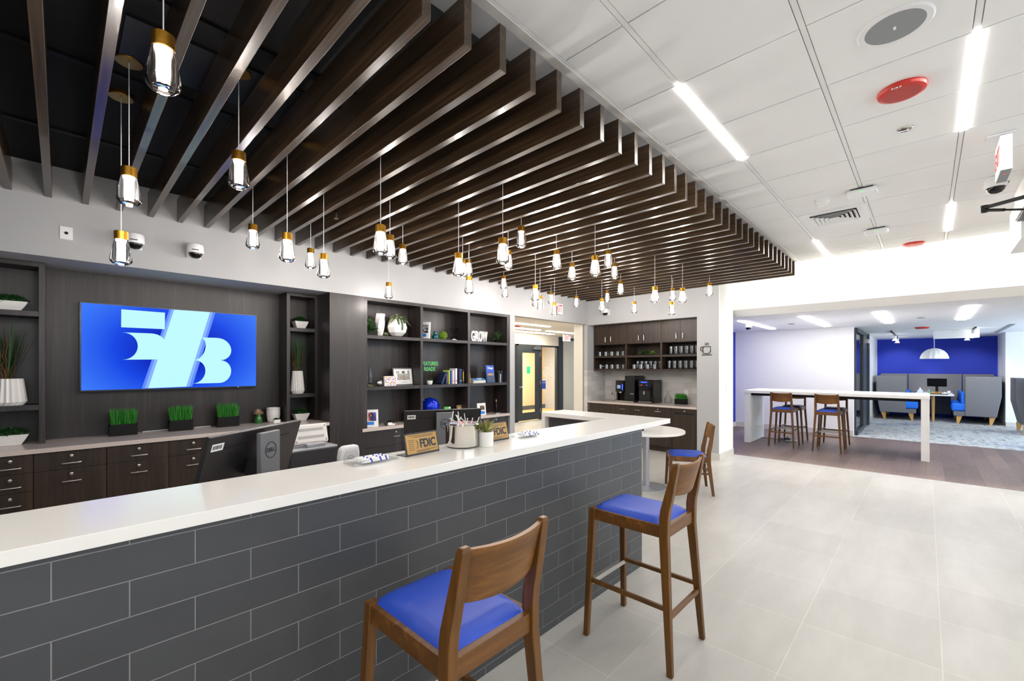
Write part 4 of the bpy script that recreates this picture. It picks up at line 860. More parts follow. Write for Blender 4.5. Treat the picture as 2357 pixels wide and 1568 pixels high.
part('slot', MB(o).box(XC - .001, XC + .004, 2.79, 3.145, .688, .722), M['hole'], t, 'black waste slot')
t = thing('coffee_counter', 'pale stone counter of the coffee nook with sink cut-out', 'countertop', (7.65, 3.83, .79)); o = (7.65, 3.83, .79); ZK = .825
part('slab', MB(o).box(XC - .02, 7.98, 2.757, 4.913, .79, ZK), M['quartzgrey'], t, bevel=.002)
part('side_splash', MB(o).box(XC + .05, 7.97, 2.757, 2.775, ZK, ZK + .09), M['quartzgrey'], t)
part('sink', MB(o).box(7.46, 7.80, 4.50, 4.80, ZK - .004, ZK + .0015).box(7.47, 7.79, 4.51, 4.79, ZK + .0015, ZK + .002), M['steel'], t)
solo('faucet', MB().tube([(0, 0, 0), (0, 0, .10), (-.02, 0, .14), (-.07, 0, .15), (-.10, 0, .12)], .010, 10).lathe([(.022, 0), (.022, .02)], 14), M['chrome'], 'small chrome faucet over the coffee sink', 'faucet', (7.85, 4.62, ZK), smooth=True)
# brewer
o = (7.62, 4.18, ZK); t = thing('coffee_brewer', 'tall black coffee brewer with a small lit screen', 'coffee machine', o); xf = 7.50
part('tower', MB(o).box(xf, xf + .40, 3.985, 4.19, ZK + .03, 1.33), M['blacksatin'], t, bevel=.012)
part('dispenser_head', MB(o).box(xf - .02, xf + .30, 4.20, 4.377, 1.02, 1.238), M['blackgloss'], t, bevel=.012)
part('dispenser_back', MB(o).box(xf + .10, xf + .36, 4.20, 4.37, ZK + .03, 1.03), M['black'], t, bevel=.006)
part('cup_column', MB(o).box(xf + .02, xf + .12, 4.345, 4.375, ZK + .03, 1.03), M['blackgloss'], t, bevel=.004)
part('screen', MB(o).box(xf - .023, xf - .019, 4.265, 4.34, 1.085, 1.15), M['lcd'], t, 'small lit screen')
part('button_strip', MB(o).box(xf - .022, xf - .019, 4.215, 4.235, 1.06, 1.17), M['ledblue'], t)
part('spout', MB(o).lathe([(.012, .98), (.035, 1.005), (.035, 1.02)], 16, (xf + .04, 4.30, 0)), M['chrome'], t, smooth=True)
part('drip_tray', MB(o).box(xf - .03, xf + .33, 3.99, 4.37, ZK, ZK + .028), M['steel'], t, bevel=.004)
text('lettering', 'KEURIG', .022, M['paper'], t, NEGX, Vector((xf - .0015, 4.035, .99)) - Vector(o), ext=.0005)
o = (7.66, 3.78, ZK); t = thing('water_dispenser', 'squat black water dispenser with blue lit display', 'coffee machine', o); xf = 7.53
part('housing', MB(o).box(xf, xf + .40, 3.635, 3.925, ZK, 1.258), M['blackgloss'], t, bevel=.02)
part('control_panel', MB(o).box(xf - .012, xf + .02, 3.66, 3.915, 1.13, 1.24), M['blacksatin'], t, bevel=.006)
part('dispense_bay', MB(o).box(xf - .004, xf + .01, 3.68, 3.905, ZK + .04, 1.06), M['hole'], t, bevel=.006)
part('display', MB(o).box(xf - .014, xf - .011, 3.735, 3.86, 1.205, 1.225), M['ledblue'], t, 'blue lit display')
part('button', MB(o).lathe([(.010, 0), (.010, .004)], 12, (xf - .012, 3.745, 1.16), None, Matrix.Rotation(-PI / 2, 3, 'Y')), M['ledblue'], t)
part('badge', MB(o).box(xf - .014, xf - .011, 3.83, 3.88, 1.15, 1.17), M['redface'], t)
part('nozzle', MB(o).lathe([(.008, .985), (.016, 1.0), (.016, 1.05)], 12, (xf - .01, 3.80, 0)), M['chrome'], t, smooth=True)
part('tray_edge', MB(o).box(xf - .014, xf + .004, 3.65, 3.91, ZK + .012, ZK + .03), M['steel'], t, bevel=.002)
y = 3.47; solo('glass_carafe', MB().lathe([(.05, 0), (.072, .03), (.076, .06), (.05, .12), (.022, .17), (.020, .20), (.030, .235)], 24, cap=False), M['glassclear'], 'clear glass carafe between the water dispenser and grass planter', 'carafe', (7.82, y, ZK), smooth=True)
planter('black box of clipped bright grass on the coffee counter', (7.80, 3.22, ZK), .20, .11, .095, .12, 520, PI / 2)
solo('wall_outlet', MB().box(-.006, 0, -.036, .036, -.058, .058).box(-.008, -.006, -.016, .016, -.045, -.008).box(-.008, -.006, -.016, .016, .008, .045), M['whiteplastic'], 'white wall outlet on the backsplash behind the grass', 'outlet', (7.984, 3.20, 1.02))
# mugs and glasses
mug_b = MB().lathe([(.034, 0), (.039, .004), (.040, .085), (.036, .085), (.035, .008)], 18).mesh('cup', M['glassmug'], True)
mug_h = MB().tube([(.0, -.039, .068), (0, -.060, .064), (0, -.066, .045), (0, -.060, .026), (0, -.038, .020)], .005, 7).mesh('handle', M['glassmug'], True)
tall_b = MB().lathe([(.030, 0), (.034, .004), (.041, .02), (.041, .148), (.0375, .148), (.036, .014)], 18).mesh('cup', M['glassmug'], True)
tall_h = MB().tube([(.0, -.040, .125), (0, -.064, .118), (0, -.070, .085), (0, -.062, .05), (0, -.039, .04)], .0055, 7).mesh('handle', M['glassmug'], True)
def mug(label, y, z, tall, x=7.677, grp=None):
    t = thing('glass_mug', label, 'mug', (x, y, z), 0, grp)
    part('cup', tall_b if tall else mug_b, None, t); part('handle', tall_h if tall else mug_h, None, t)
for i, y in enumerate((4.85, 4.709, 4.57, 4.437, 4.315)): mug('short clear glass mug, %s from the left on the upper left shelf' % ORD[i], y, 1.723, False, grp='short mugs on the upper left shelf')
for i, y in enumerate((4.836, 4.689, 4.564, 4.437, 4.305)): mug('short clear glass mug, %s from the left on the lower left shelf' % ORD[i], y, 1.463, False, grp='short mugs on the lower left shelf')
for i, y in enumerate((4.052, 3.909, 3.776, 3.635)): mug('short clear glass mug, %s from the left in front on the lower middle shelf' % ORD[i], y, 1.463, False, 7.62, 'short mugs on the lower middle shelf')
for i, y in enumerate((4.075, 3.985, 3.895, 3.795, 3.70, 3.607)): mug('tall clear glass mug, %s from the left behind on the lower middle shelf' % ORD[i], y, 1.463, True, 7.80, 'tall mugs on the lower middle shelf')
for i, y in enumerate((3.352, 3.257, 3.163, 3.062, 2.971, 2.88)): mug('tall clear glass mug, %s from the left on the upper right shelf' % ORD[i], y, 1.723, True, grp='tall mugs on the upper right shelf')
for i, y in enumerate((3.384, 3.283, 3.179, 3.077, 2.976, 2.875)): mug('tall clear glass mug, %s from the left on the lower right shelf' % ORD[i], y, 1.463, True, grp='tall mugs on the lower right shelf')
t = thing('shelf_plant', 'broad leaved green plant lying in the middle open shelf', 'plant', (7.70, 3.90, 1.723)); m = MB()
for i in range(42):
    a = random.random() * 2 * PI; el = random.uniform(.1, 1.2); m.leaf((0, random.uniform(-.06, .06), .02), (math.cos(a) * math.cos(el) * .6, math.sin(a) * math.cos(el), math.sin(el)), random.uniform(.08, .15), .05, .3, 4)
part('leaves', m, M['leaf'], t)
t = thing('shelf_plant', 'small lime green succulent right of the leafy shelf plant', 'plant', (7.68, 3.70, 1.723)); m = MB()
for i in range(40): a = i * 2.4; el = .1 + 1.3 * (i % 9) / 9; m.leaf((0, 0, .02), (math.cos(a) * math.cos(el), math.sin(a) * math.cos(el), math.sin(el)), .075, .02, .1, 3)
part('leaves', m, M['leaflime'], t)
# mug pictogram on the wall pier
t = thing('mug_sign', 'black outline of a steaming cup on the wall pier', 'sign', (XC, 2.6, 1.78)); K = M['black']
q = lambda a, b_: (XC - .006, 2.6 - a, 1.78 + b_)
part('cup_outline', MB((XC, 2.6, 1.78)).tube([q(-.055, .052), q(.062, .052), q(.062, -.03), q(.045, -.055), q(.03, -.062), q(-.04, -.062), q(-.055, -.05), q(-.055, .052)], .006, 6), K, t)
part('handle', MB((XC, 2.6, 1.78)).tube([q(-.055, .045), q(-.09, .045), q(-.092, .03), q(-.09, -.01), q(-.08, -.018), q(-.055, -.018)], .006, 6), K, t)
part('saucer', MB((XC, 2.6, 1.78)).tube([q(-.075, -.084), q(.085, -.084)], .006, 6), K, t)
for dx in (-.018, .004, .026): part('steam', MB((XC, 2.6, 1.78)).tube([q(dx - .006, .075), q(dx + .004, .087), q(dx - .004, .1), q(dx + .006, .115)], .0045, 6), K, t)
def dome_cam(label, loc, rz=0, wall=True, k=1.0):
    t = thing('dome_camera', label, 'camera', loc, rz, 'dome security cameras'); t.scale = (k, k, k)
    if wall:
        part('wall_bracket', MB().box(-.055, .055, -.02, 0, -.055, .055).box(-.05, .05, -.08, -.02, .005, .05), M['whiteplastic'], t, bevel=.006)
        c = (0, -.085, 0)
    else: c = (0, 0, -.06)
    part('housing', MB().lathe([(.062, -.02), (.066, -.012), (.064, .04), (.058, .058)], 28, c), M['whiteplastic'], t, smooth=True)
    part('dome', MB().lathe([(.006, -.066), (.030, -.060), (.045, -.045), (.052, -.024), (.052, -.018)], 24, c), M['blackgloss'], t, 'glossy black dome', smooth=True)
    part('brand_strip', MB().cbox((c[0] - .012, c[1] - .0645, c[2] + .002), .05, .003, .008), M['darkgrey'], t)
    return t
dome_cam('white dome camera on the soffit, partly behind a pendant', (.435, YW, 2.555)); dome_cam('white dome camera alone on the soffit right of the pendants', (.855, YW, 2.553)); dome_cam('white dome camera on the wall above the coffee cabinets', (XC, 4.455, 2.555), -PI / 2)
t = thing('wall_plate', 'white blank wall plate with round port on the soffit', 'plate', (.033, YW, 2.553)); part('plate', MB().box(-.036, .036, -.006, 0, -.05, .05), M['whiteplastic'], t, bevel=.002); part('port', MB().lathe([(.011, 0), (.011, .004)], 14, (0, -.006, 0), None, Matrix.Rotation(PI / 2, 3, 'X')), M['black'], t)
def exit_sign(label, loc, rz, body='EXIT'):
    t = thing('exit_sign', label, 'exit sign', loc, rz, 'lit exit signs')
    part('housing', MB().box(-.155, .155, -.05, 0, -.095, .095), M['whiteplastic'], t, bevel=.003); part('lit_face', MB().box(-.145, .145, -.053, -.05, -.085, .085), M['exitface'], t)
    text('lettering', body, .19, M['exitred'], t, NEGY, (0, -.0545, .0), ext=.0008, fat=.001, w=.25); return t
exit_sign('lit EXIT sign on the wall over the lobby opening, behind a pendant', (6.285, YW, 2.565), 0)
for y, z, lab in ((2.404, 1.44, 'white slim sensor on the column end'), (2.404, 1.14, 'white double switch plate on the column end')):
    x = 7.60 if z > 1.3 else 7.66; w = .02 if z > 1.3 else .055
    t = thing('switch_plate', lab, 'switch', (x, 2.402, z)); part('plate', MB().box(-w, w, -.008, 0, -.058, .058), M['whiteplastic'], t, bevel=.002)
    for dx in ((0,) if w < .03 else (-.023, .023)): part('rocker', MB().box(dx - .012, dx + .012, -.011, -.008, -.03, .03), M['white'], t, bevel=.001)

# ------------------------------------------------------------------ lobby beyond the opening
YD = 8.03
struct('ceiling_lobby', MB().box(5.0, 13.0, YW + .13, 8.2, 2.43, 2.5), M['wallcream'])
struct('wall_lobby', MB().box(8.0, 10.42, YD, YD + .1, 2.135, 2.43).box(10.42, 12.8, YD, YD + .1, 2.41, 2.43), M['wallcream'])
struct('wall_lobby_left', MB().box(5.0, 5.085, 5.62, 8.2, 0, 2.43), M['wallcream'])
struct('wall_vestibule', MB().box(7.0, 13.0, 10.2, 10.3, 0, 2.6), M['beige'])
struct('ceiling_vestibule', MB().box(7.0, 13.0, 8.13, 10.2, 2.45, 2.5), M['wallcream'])
struct('wall_vestibule_end', MB().box(12.4, 12.5, 8.13, 10.2, 0, 2.5), M['wallgrey'])
struct('baseboard_vestibule', MB().box(7.0, 12.4, 10.18, 10.2, 0, .14), M['doorframe'])
d = struct('door_1', MB().box(8.64, 9.545, YD, YD + .045, .02, .235).box(8.64, 9.545, YD, YD + .045, 1.90, 2.085).box(8.64, 8.80, YD, YD + .045, .235, 1.90).box(9.37, 9.545, YD, YD + .045, .235, 1.90), M['doorframe'])
struct('door_glass', MB().box(8.80, 9.37, YD + .02, YD + .026, .235, 1.90), M['pane'], d)
struct('door_frame', MB().box(8.57, 8.635, YD - .01, YD + .09, 0, 2.135).box(9.55, 9.61, YD - .01, YD + .09, 0, 2.135).box(8.57, 9.61, YD - .01, YD + .09, 2.09, 2.135), M['doorframe'], d)
struct('door_handle', MB().tube([(8.70, YD, .95), (8.70, YD - .06, .95), (8.80, YD - .06, .95)], .012, 8).lathe([(.03, 0), (.03, .01)], 14, (8.70, YD, .95), None, Matrix.Rotation(PI / 2, 3, 'X')), M['chrome'], d)
struct('door_closer', MB().box(9.22, 9.53, YD - .06, YD, 2.0, 2.07).box(9.24, 9.5, YD - .10, YD - .085, 2.08, 2.10), M['steel'], d)
struct('door_hinge', MB().box(9.545, 9.56, YD - .015, YD, 1.80, 1.92).box(9.545, 9.56, YD - .015, YD, 1.0, 1.12).box(9.545, 9.56, YD - .015, YD, .2, .32), M['steel'], d)
w1 = struct('window_2', MB().box(9.61, 9.64, YD, YD + .08, 0, 2.135).box(10.33, 10.40, YD, YD + .08, 0, 2.135).box(9.61, 10.40, YD, YD + .08, 2.09, 2.135).box(9.61, 10.40, YD, YD + .08, 0, .04), M['doorframe'])
struct('window_pane', MB().box(9.64, 10.33, YD + .03, YD + .036, .04, 2.09), M['pane'], w1)
w2 = struct('window_3', MB().box(8.0, 8.06, YD, YD + .08, 0, 2.135).box(8.53, 8.57, YD, YD + .08, 0, 2.135).box(8.0, 8.57, YD, YD + .08, 2.09, 2.135).box(8.0, 8.57, YD, YD + .08, 0, .04), M['doorframe'])
struct('window_pane', MB().box(8.06, 8.53, YD + .03, YD + .036, .04, 2.09), M['pane'], w2)
w3 = struct('window_4', MB().box(10.42, 10.62, YD - .02, YD + .1, 0, 2.41).box(10.62, 12.6, YD - .02, YD + .1, 2.33, 2.41), M['doorframe'])
struct('window_pane', MB().box(10.62, 12.6, YD + .02, YD + .04, 0, 2.33), M['frost'], w3)
# square decals on the glass
def decals(label, cells, x0, z0):
    t = thing('window_decal', label, 'decal', (x0, YD + .03, z0)); s = .058
    for cx_, cz in cells:
        x, z = cx_ * .074, cz * .078; m = MB()
        for a in (0, 1):
            m.box(x - s / 2, x + s / 2, -.002, 0, z + (s / 2 - .008 if a else -s / 2), z + (s / 2 if a else -s / 2 + .008)); m.box(x + (s / 2 - .008 if a else -s / 2), x + (s / 2 if a else -s / 2 + .008), -.002, 0, z - s / 2 + .01, z + s / 2 - .01)
        part('square_outline', m, M['white'], t)
decals('cluster of white square outlines on the glass beside the door', [(6, 4), (5, 3), (6, 3), (2, 2), (3, 2), (4, 2), (1, 1), (2, 1), (3, 1), (4, 1), (5, 1), (6, 1), (7, 1), (0, 0), (1, 0), (2, 0), (3, 0), (4, 0), (5, 0), (6, 0), (7, 0), (1, -1), (2, -1), (5, -1), (6, -1), (5, -2)], 9.69, 1.32)
decals('column of white square outlines on the glass left of the door', [(0, 1), (0, 0), (0, -1)], 8.40, 1.32)
solo('door_notice', MB().box(-.07, .07, -.003, 0, -.10, .10), pm('mint notice', '2ed29a', .5), 'mint green square notice on the door glass', 'notice', (9.07, YD + .019, 1.42))
t = thing('window_notice', 'blue and white printed notice on the glass beside the door', 'notice', (9.75, YD + .03, .99)); part('sheet', MB().box(-.105, .105, -.003, 0, -.145, .145), M['paper'], t); part('print', MB().box(-.085, .085, -.004, -.003, -.12, .05), pm('notice blue', '2c4cb0', .5), t); part('print_header', MB().box(-.085, .085, -.004, -.003, .06, .12), pm('notice blue2', '4a66c0', .5), t)
t = exit_sign('lit EXIT sign hanging in the lobby above the door', (9.98, YD - .6, 2.33), 0)
dome_cam('small dome camera in the lobby corner above the frosted panel', (10.6, YD - .35, 2.43), 0, False, .9)
for i, (xa, xb, y, lab) in enumerate(((6.3, 7.75, 6.25, 'long lobby ceiling light nearest the opening'), (6.9, 8.3, 7.0, 'lobby ceiling light in the middle row, left'), (8.6, 9.9, 7.0, 'lobby ceiling light in the middle row, right'), (7.6, 9.6, 7.6, 'lobby ceiling light closest to the door'))):
    solo('linear_light', MB().box(xa, xb, y - .05, y + .05, 2.418, 2.431), M['lobbyled'], lab, 'ceiling light', group='lobby ceiling lights')
t = thing('fire_speaker', 'red fire alarm speaker on the lobby ceiling', 'alarm', (7.15, 6.75, 2.43)); part('body', MB().lathe([(.11, -.02), (.12, -.008), (.12, 0)], 24), M['red'], t, smooth=True)
area('vestibule_fill', (10.0, 9.1, 2.42), (0, 0, 0), 2.5, .6, 170, (1, .93, .82))  # unseen area light added to brighten the vestibule behind the glass

# ------------------------------------------------------------------ on the bar
def fdic(label, x, y, rz):
    t = thing('desk_sign', label, 'sign', (x, y, ZT), rz, 'gold desk signs on the bar'); tl_ = .24; F_ = frame(0, tl_); w, h = .205, .105
    part('frame', MB().cbox(F_ @ Vector((0, h / 2 + .002, 0)), w, h, .006, M=F_), M['darkgrey'], t, bevel=.001)
    part('foot', MB().box(-w / 2, w / 2, -.002, .075, 0, .003), M['darkgrey'], t)
    part('gold_plate', MB().cbox(F_ @ Vector((0, h / 2 + .002, .0035)), w - .014, h - .014, .002, M=F_), M['gold'], t)
    P_ = lambda u, v: F_ @ Vector((u, h / 2 + .002 + v, .0052))
    text('lettering', 'FDIC', .056, M['navy'], t, F_, P_(.034, -.004), ext=.0004, fat=.0018, w=.098)
    for i, (u, v, L_) in enumerate(((0, .038, .15), (.01, .031, .12), (.02, -.034, .12), (0, -.040, .08))): part('small_print', MB().cbox(P_(u, v), L_, .0022, .0004, M=F_), M['navy'], t)
    for i in range(6): part('small_print', MB().cbox(P_(-.066, .018 - .009 * i), .034, .0018, .0004, M=F_), M['navy'], t)
    for r in (.052, .058): part('seal_arc', MB().tube([P_(-.082 + r * math.cos(a), -.004 + r * .62 * math.sin(a)) for a in [(-.62 + 1.24 * i / 8) for i in range(9)]], .0007, 5), M['navy'], t)
fdic('gold FDIC sign on the bar, in front of the far monitor', 1.227, 1.775, math.atan2(.02, .214)); fdic('gold FDIC sign on the bar behind the red tipped plant', 1.735, 1.785, 0)
# candy bucket
p = Vector((1.497, 1.80, ZT)); t = thing('candy_bucket', 'polished chrome bucket filled with wrapped lollipops', 'bucket', p); rr = .091
part('bucket', MB().lathe([(.072, 0), (.089, .006), (rr, .022), (rr, .118), (rr + .003, .122), (rr, .125), (rr - .004, .122), (rr - .004, .05), (rr - .01, .03)], 48), M['chrome'], t, smooth=True)
part('rim', MB().lathe([(rr, .118), (rr + .0035, .121), (rr + .001, .127), (rr - .004, .125), (rr - .003, .12)], 48, cap=False), M['chrome'], t, smooth=True)
wr = [pm('wrap' + c_, c_, .3) for c_ in ('e8b8c4', 'd8c4e4', 'e89a8a', 'b8c4ea', 'f0dcd4', 'c8d4b0')]
stick = pm('lolly stick', 'f6f2ec', .5)
random.seed(11); k = 0
for ring, cnt, zz in ((0, 1, .10), (.035, 6, .098), (.068, 11, .095)):
    for i in range(cnt):
        a = 2 * PI * i / cnt + ring * 9; q = p + Vector((ring * math.cos(a), ring * math.sin(a), zz + random.uniform(0, .016)))
        l = thing('lollipop', 'wrapped lollipop in the chrome candy bucket', 'lollipop', q, random.random() * 6, 'lollipops in the candy bucket')
        part('candy', MB().ball((0, 0, 0), .0165, 10, 7), wr[k % 6], l, smooth=True)
        d = Vector((random.gauss(0, .45), random.gauss(0, .45), random.uniform(.5, 1.0))).normalized()
        if k % 2 == 0 or k in (1, 7): part('stick', MB().tube([d * .014, d * random.uniform(.06, .085)], .0024, 6), stick, l)
        k += 1
p = Vector((1.578, 1.705, ZT)); t = thing('small_potted_plant', 'spiky red tipped plant in a small white pot on the bar', 'plant', p)
part('pot', MB().lathe([(.036, 0), (.040, .004), (.041, .078), (.038, .080), (.036, .07)], 28), M['ceramic'], t, smooth=True)
m = MB(); m2 = MB(); random.seed(5)
for i in range(26):
    a = i * 2.4; el = .35 + 1.1 * (i % 8) / 8; (m if i % 3 else m2).leaf((0, 0, .072), (math.cos(a) * math.cos(el), math.sin(a) * math.cos(el), math.sin(el)), random.uniform(.08, .115), .014, .15, 5)
part('green_leaves', m, M['leaflime'], t); part('red_leaves', m2, M['leafred'], t)
M['acrylic'] = glassy('acrylic', (.98, .985, .99), (.86, .87, .88), 0, k=.6); M['penblue'] = pm('pen blue', '2238b4', .35)
def tray(label, x, y, rz):
    t = thing('pen_tray', label, 'tray', (x, y, ZT), rz, 'acrylic pen trays on the bar')
    part('tray', MB().box(-.11, .11, -.05, .05, 0, .004).box(-.11, .11, -.05, -.046, .004, .018).box(-.11, .11, .046, .05, .004, .018).box(-.11, -.106, -.046, .046, .004, .018).box(.106, .11, -.046, .046, .004, .018), M['acrylic'], t)
    return t
pen_cache = None
def pens(x, y, rz, lab):
    for i in range(6):
        q = Vector((x, y, 0)) + Matrix.Rotation(rz, 3, 'Z') @ Vector((.004 * (i % 2), -.036 + .0145 * i, 0))
        l = thing('pen', 'pen in the %s, %s from its front' % (lab, ORD[i]), 'pen', (q.x, q.y, ZT + .012 + .006 * (i % 2)), rz + random.gauss(0, .03), 'pens in the ' + lab)
        R_ = Matrix.Rotation(PI / 2, 3, 'Y')
        part('barrel', MB().lathe([(.004, -.06), (.0058, -.05), (.0058, .045), (.0045, .066)], 10, M=R_), M['whiteplastic'], l, smooth=True)
        part('tip', MB().lathe([(.001, -.074), (.0042, -.06)], 8, M=R_), M['whiteplastic'], l, smooth=True)
        for u in (-.028, .018, .047): part('blue_mark', MB().lathe([(.0060, u), (.0060, u + .008)], 10, M=R_), M['penblue'], l)
tray('clear acrylic pen tray left of the gold signs', .965, 1.795, .04); pens(.965, 1.795, .04, 'tray left of the gold signs')
tray('clear acrylic pen tray toward the far end of the bar', 1.995, 1.775, -.03); pens(1.995, 1.775, -.03, 'tray toward the far end of the bar')

# ------------------------------------------------------------------ monitors and machines on the staff desk
def monitor(label, p0, p1, ztop, tilt, dell=True):
    p0, p1 = Vector(p0), Vector(p1); w = (p1 - p0).length; rz = math.atan2(p1.y - p0.y, p1.x - p0.x); h = .355; mid = (p0 + p1) / 2
    t = thing('monitor', label, 'monitor', (mid.x, mid.y, .735), rz, 'staff monitors'); zt = ztop - .735
    F_ = Matrix.Rotation(PI / 2 + tilt, 3, 'X')       # leans its back towards the bar
    c = Vector((0, 0, zt)) - F_ @ Vector((0, h / 2, 0))
    part('housing', MB().cbox(c, w, h, .020, M=F_), M['monblack'], t, bevel=.004)
    for s in (-1, 1): part('vent_slot', MB().cbox(c + F_ @ Vector((s * w * .235, h * .33, .0102)), w * .26, .007, .001, M=F_), M['hole'], t)
    part('asset_label', MB().cbox(c + F_ @ Vector((-w * .41, h * .36, .0105)), .062, .032, .001, M=F_), M['paper'], t, 'white barcode label')
    m = MB(); x = -.024
    while x < .024: ww = random.choice((.001, .0016, .0024)); m.cbox(c + F_ @ Vector((-w * .41 + x, h * .362, .0112)), ww, .017, .0006, M=F_); x += ww + random.choice((.0012, .002))
    part('barcode', m, M['black'], t)
    part('screen', MB().cbox(c + F_ @ Vector((0, 0, -.0105)), w - .012, h - .012, .001, M=F_), M['screenblack'], t)
    ys = -.035
    part('stand', MB().box(-.066, .066, ys - .018, ys + .006, .01, zt - .018), M['greyplastic'], t, bevel=.004)
    part('stand_base', MB().box(-.13, .13, -.16, .06, 0, .012), M['greyplastic'], t, bevel=.004)
    part('neck', MB().box(-.04, .04, ys + .006, .05, zt - .22, zt - .14), M['darkgrey'], t)
    cz = zt - .105; yy = ys - .0185
    part('logo_ring', MB().lathe([(.0345, -.0005), (.0385, -.0005), (.0385, .0008), (.0345, .0008)], 40, (0, yy, cz), None, Matrix.Rotation(PI / 2, 3, 'X'), cap=False), M['navy'], t)
    text('lettering', 'D\u0190LL'.replace('\u0190', 'E'), .026, M['navy'], t, NEGY, (0, yy - .0004, cz), ext=.0004, fat=.0008, w=.056)
    return t
monitor('nearer black monitor seen from behind, tilted and turned', (.413, 2.10), (.900, 2.455), 1.207, .30)
monitor('farther black monitor seen from behind, beyond the gold sign', (1.785, 2.83), (2.325, 2.57), 1.165, .22)
# light scanner on a dark printer, small white device
pA = onz(672, 1085, .735); pc = Vector((1.035, 2.60, .735)); rz = .06
t = thing('desk_printer', 'dark grey desk printer below the white scanner', 'printer', pc, rz); part('housing', MB().box(-.135, .135, 0, .26, 0, .272), M['darkgrey'], t, bevel=.006); part('top_tray', MB().box(-.14, .14, -.004, .264, .272, .284), M['metalgrey'], t, bevel=.003)
t = thing('check_scanner', 'white vented scanner tilted up on the dark printer', 'scanner', pc + Vector((.012, .075, .284)), rz); F_ = frame(0, .30); h = .12; w = .212
part('housing', MB().cbox(F_ @ Vector((0, h / 2 + .012, -.005)), w, h, .036, M=F_), pm('warm white plastic', 'e9e2dc', .45), t, bevel=.012)
part('hinge', MB().box(-.05, .055, -.06, -.012, 0, .02), M['metalgrey'], t, bevel=.003)
for v in (.33, .70):
    m = MB()
    for i in range(24): m.cbox(F_ @ Vector((-.075 + i * .0065, h * v + .012, .0135)), .003, .017, .001, M=F_)
    part('vent_slots', m, M['speaker'], t)
for u, v in ((-.09, .14), (.09, .14), (-.09, .86), (.09, .86)): part('foot_pad', MB().lathe([(.005, 0), (.005, .002)], 10, F_ @ Vector((u, h * v + .012, .013)), None, F_), M['speaker'], t)
pc2 = Vector((1.06, 2.25, .735)); t = thing('cordless_device', 'small light grey rounded device stand beside the pen tray', 'device', pc2, .05)
part('housing', MB().prism([(-.055, 0), (.053, 0), (.056, .30), (.050, .34), (-.030, .34), (-.048, .325), (-.055, .28)], .05, NEGY, (0, .0, 0)), M['whiteplastic'], t, bevel=.012)
part('recess', MB().prism([(-.040, .03), (.042, .03), (.044, .30), (.036, .318), (-.026, .318), (-.04, .29)], .002, NEGY, (0, -.05, 0)), pm('pale grey plastic', 'd9d9dc', .4), t, bevel=.001)
part('logo_ring', MB().lathe([(.0175, 0), (.0195, 0), (.0195, .001), (.0175, .001)], 30, (0, -.0525, .272), None, Matrix.Rotation(PI / 2, 3, 'X'), cap=False), M['speaker'], t)
text('lettering', 'DELL', .013, M['speaker'], t, NEGY, (0, -.053, .272), ext=.0004, w=.028)

# ------------------------------------------------------------------ main ceiling fittings
def strip(name, xa, xb, y, lab, grp='linear lights in the white ceiling'):
    t = thing(name, lab, 'ceiling light', ((xa + xb) / 2, y, ZC), 0, grp)
    part('diffuser', MB(((xa + xb) / 2, y, ZC)).box(xa, xb, y - .017, y + .017, ZC - .003, ZC + .006), M['strip'], t)
strip('linear_light', 2.47, 3.70, 1.035, 'lit ceiling line beside the baffles, the nearer one')
strip('linear_light', 6.665, 7.85, 1.035, 'lit ceiling line beside the baffles, by the bright wall')
strip('linear_light', 3.08, 4.29, -.18, 'lit ceiling line below the round red alarm, at the right edge')
strip('linear_light', 6.11, 7.32, -.18, 'lit ceiling line left of the door closer arm')
for i, (xa, y) in enumerate(((-1.7, 1.035), (-1.1, -.18), (-.2, -1.39), (4.6, -1.39), (2.1, -2.6), (6.4, -2.6), (-2.6, -2.6), (.4, -3.4), (4.9, -3.4))):
    strip('linear_light', xa, xa + 1.21, y, 'added ceiling light line out of view', 'added linear lights out of view')  # extra strips, out of view, added to light the room
def disc(name, label, cat, x, y, r, profs, z=ZC):
    t = thing(name, label, cat, (x, y, z))
    for nm, prof, mat in profs: part(nm, MB().lathe(prof, 40), mat, t, smooth=True)
    return t
t = disc('ceiling_speaker', 'big round grey ceiling speaker with white ring, nearest', 'speaker', 2.757, .11, .14, [('ring', [(.112, -.006), (.135, -.008), (.142, -.002), (.142, 0)], M['whiteplastic']), ('grille', [(.02, -.007), (.112, -.0065), (.112, 0)], M['speaker'])])
part('badge', MB().box(-.012, .012, -.005, .005, -.010, -.007), M['whiteplastic'], t)
disc('ceiling_speaker', 'flat white ceiling speaker far off by the bright wall', 'speaker', 7.645, .737, .14, [('ring', [(.112, -.006), (.135, -.008), (.142, -.002), (.142, 0)], M['whiteplastic']), ('grille', [(.02, -.007), (.112, -.0065), (.112, 0)], M['tileceil'])])
for x, lab in ((3.41, 'round red fire alarm speaker on the ceiling, nearest'), (8.0 - .25, 'round red fire alarm speaker far off by the bright wall')):
    t = disc('fire_speaker', lab, 'alarm', x, .105 if x < 5 else .12, .11, [('body', [(.085, -.030), (.108, -.022), (.113, -.008), (.110, 0)], M['red']), ('grille', [(.01, -.0315), (.055, -.032), (.086, -.030)], M['redface'])])
    text('lettering', 'FIRE', .026, M['paper'], t, Matrix(((0, -1, 0), (-1, 0, 0), (0, 0, -1))), (-.094, .02, -.0275), ext=.001)
disc('sprinkler_cover', 'small chrome sprinkler cover on the ceiling below the red alarm', 'sprinkler', 3.985, .106, .05, [('cover', [(.01, -.012), (.034, -.010), (.040, -.003), (.046, 0)], M['chrome'])])
disc('sprinkler_cover', 'tiny sprinkler cover on the ceiling beside the far red alarm', 'sprinkler', 7.50, .119, .05, [('cover', [(.01, -.010), (.034, -.008), (.042, 0)], M['whiteplastic'])])
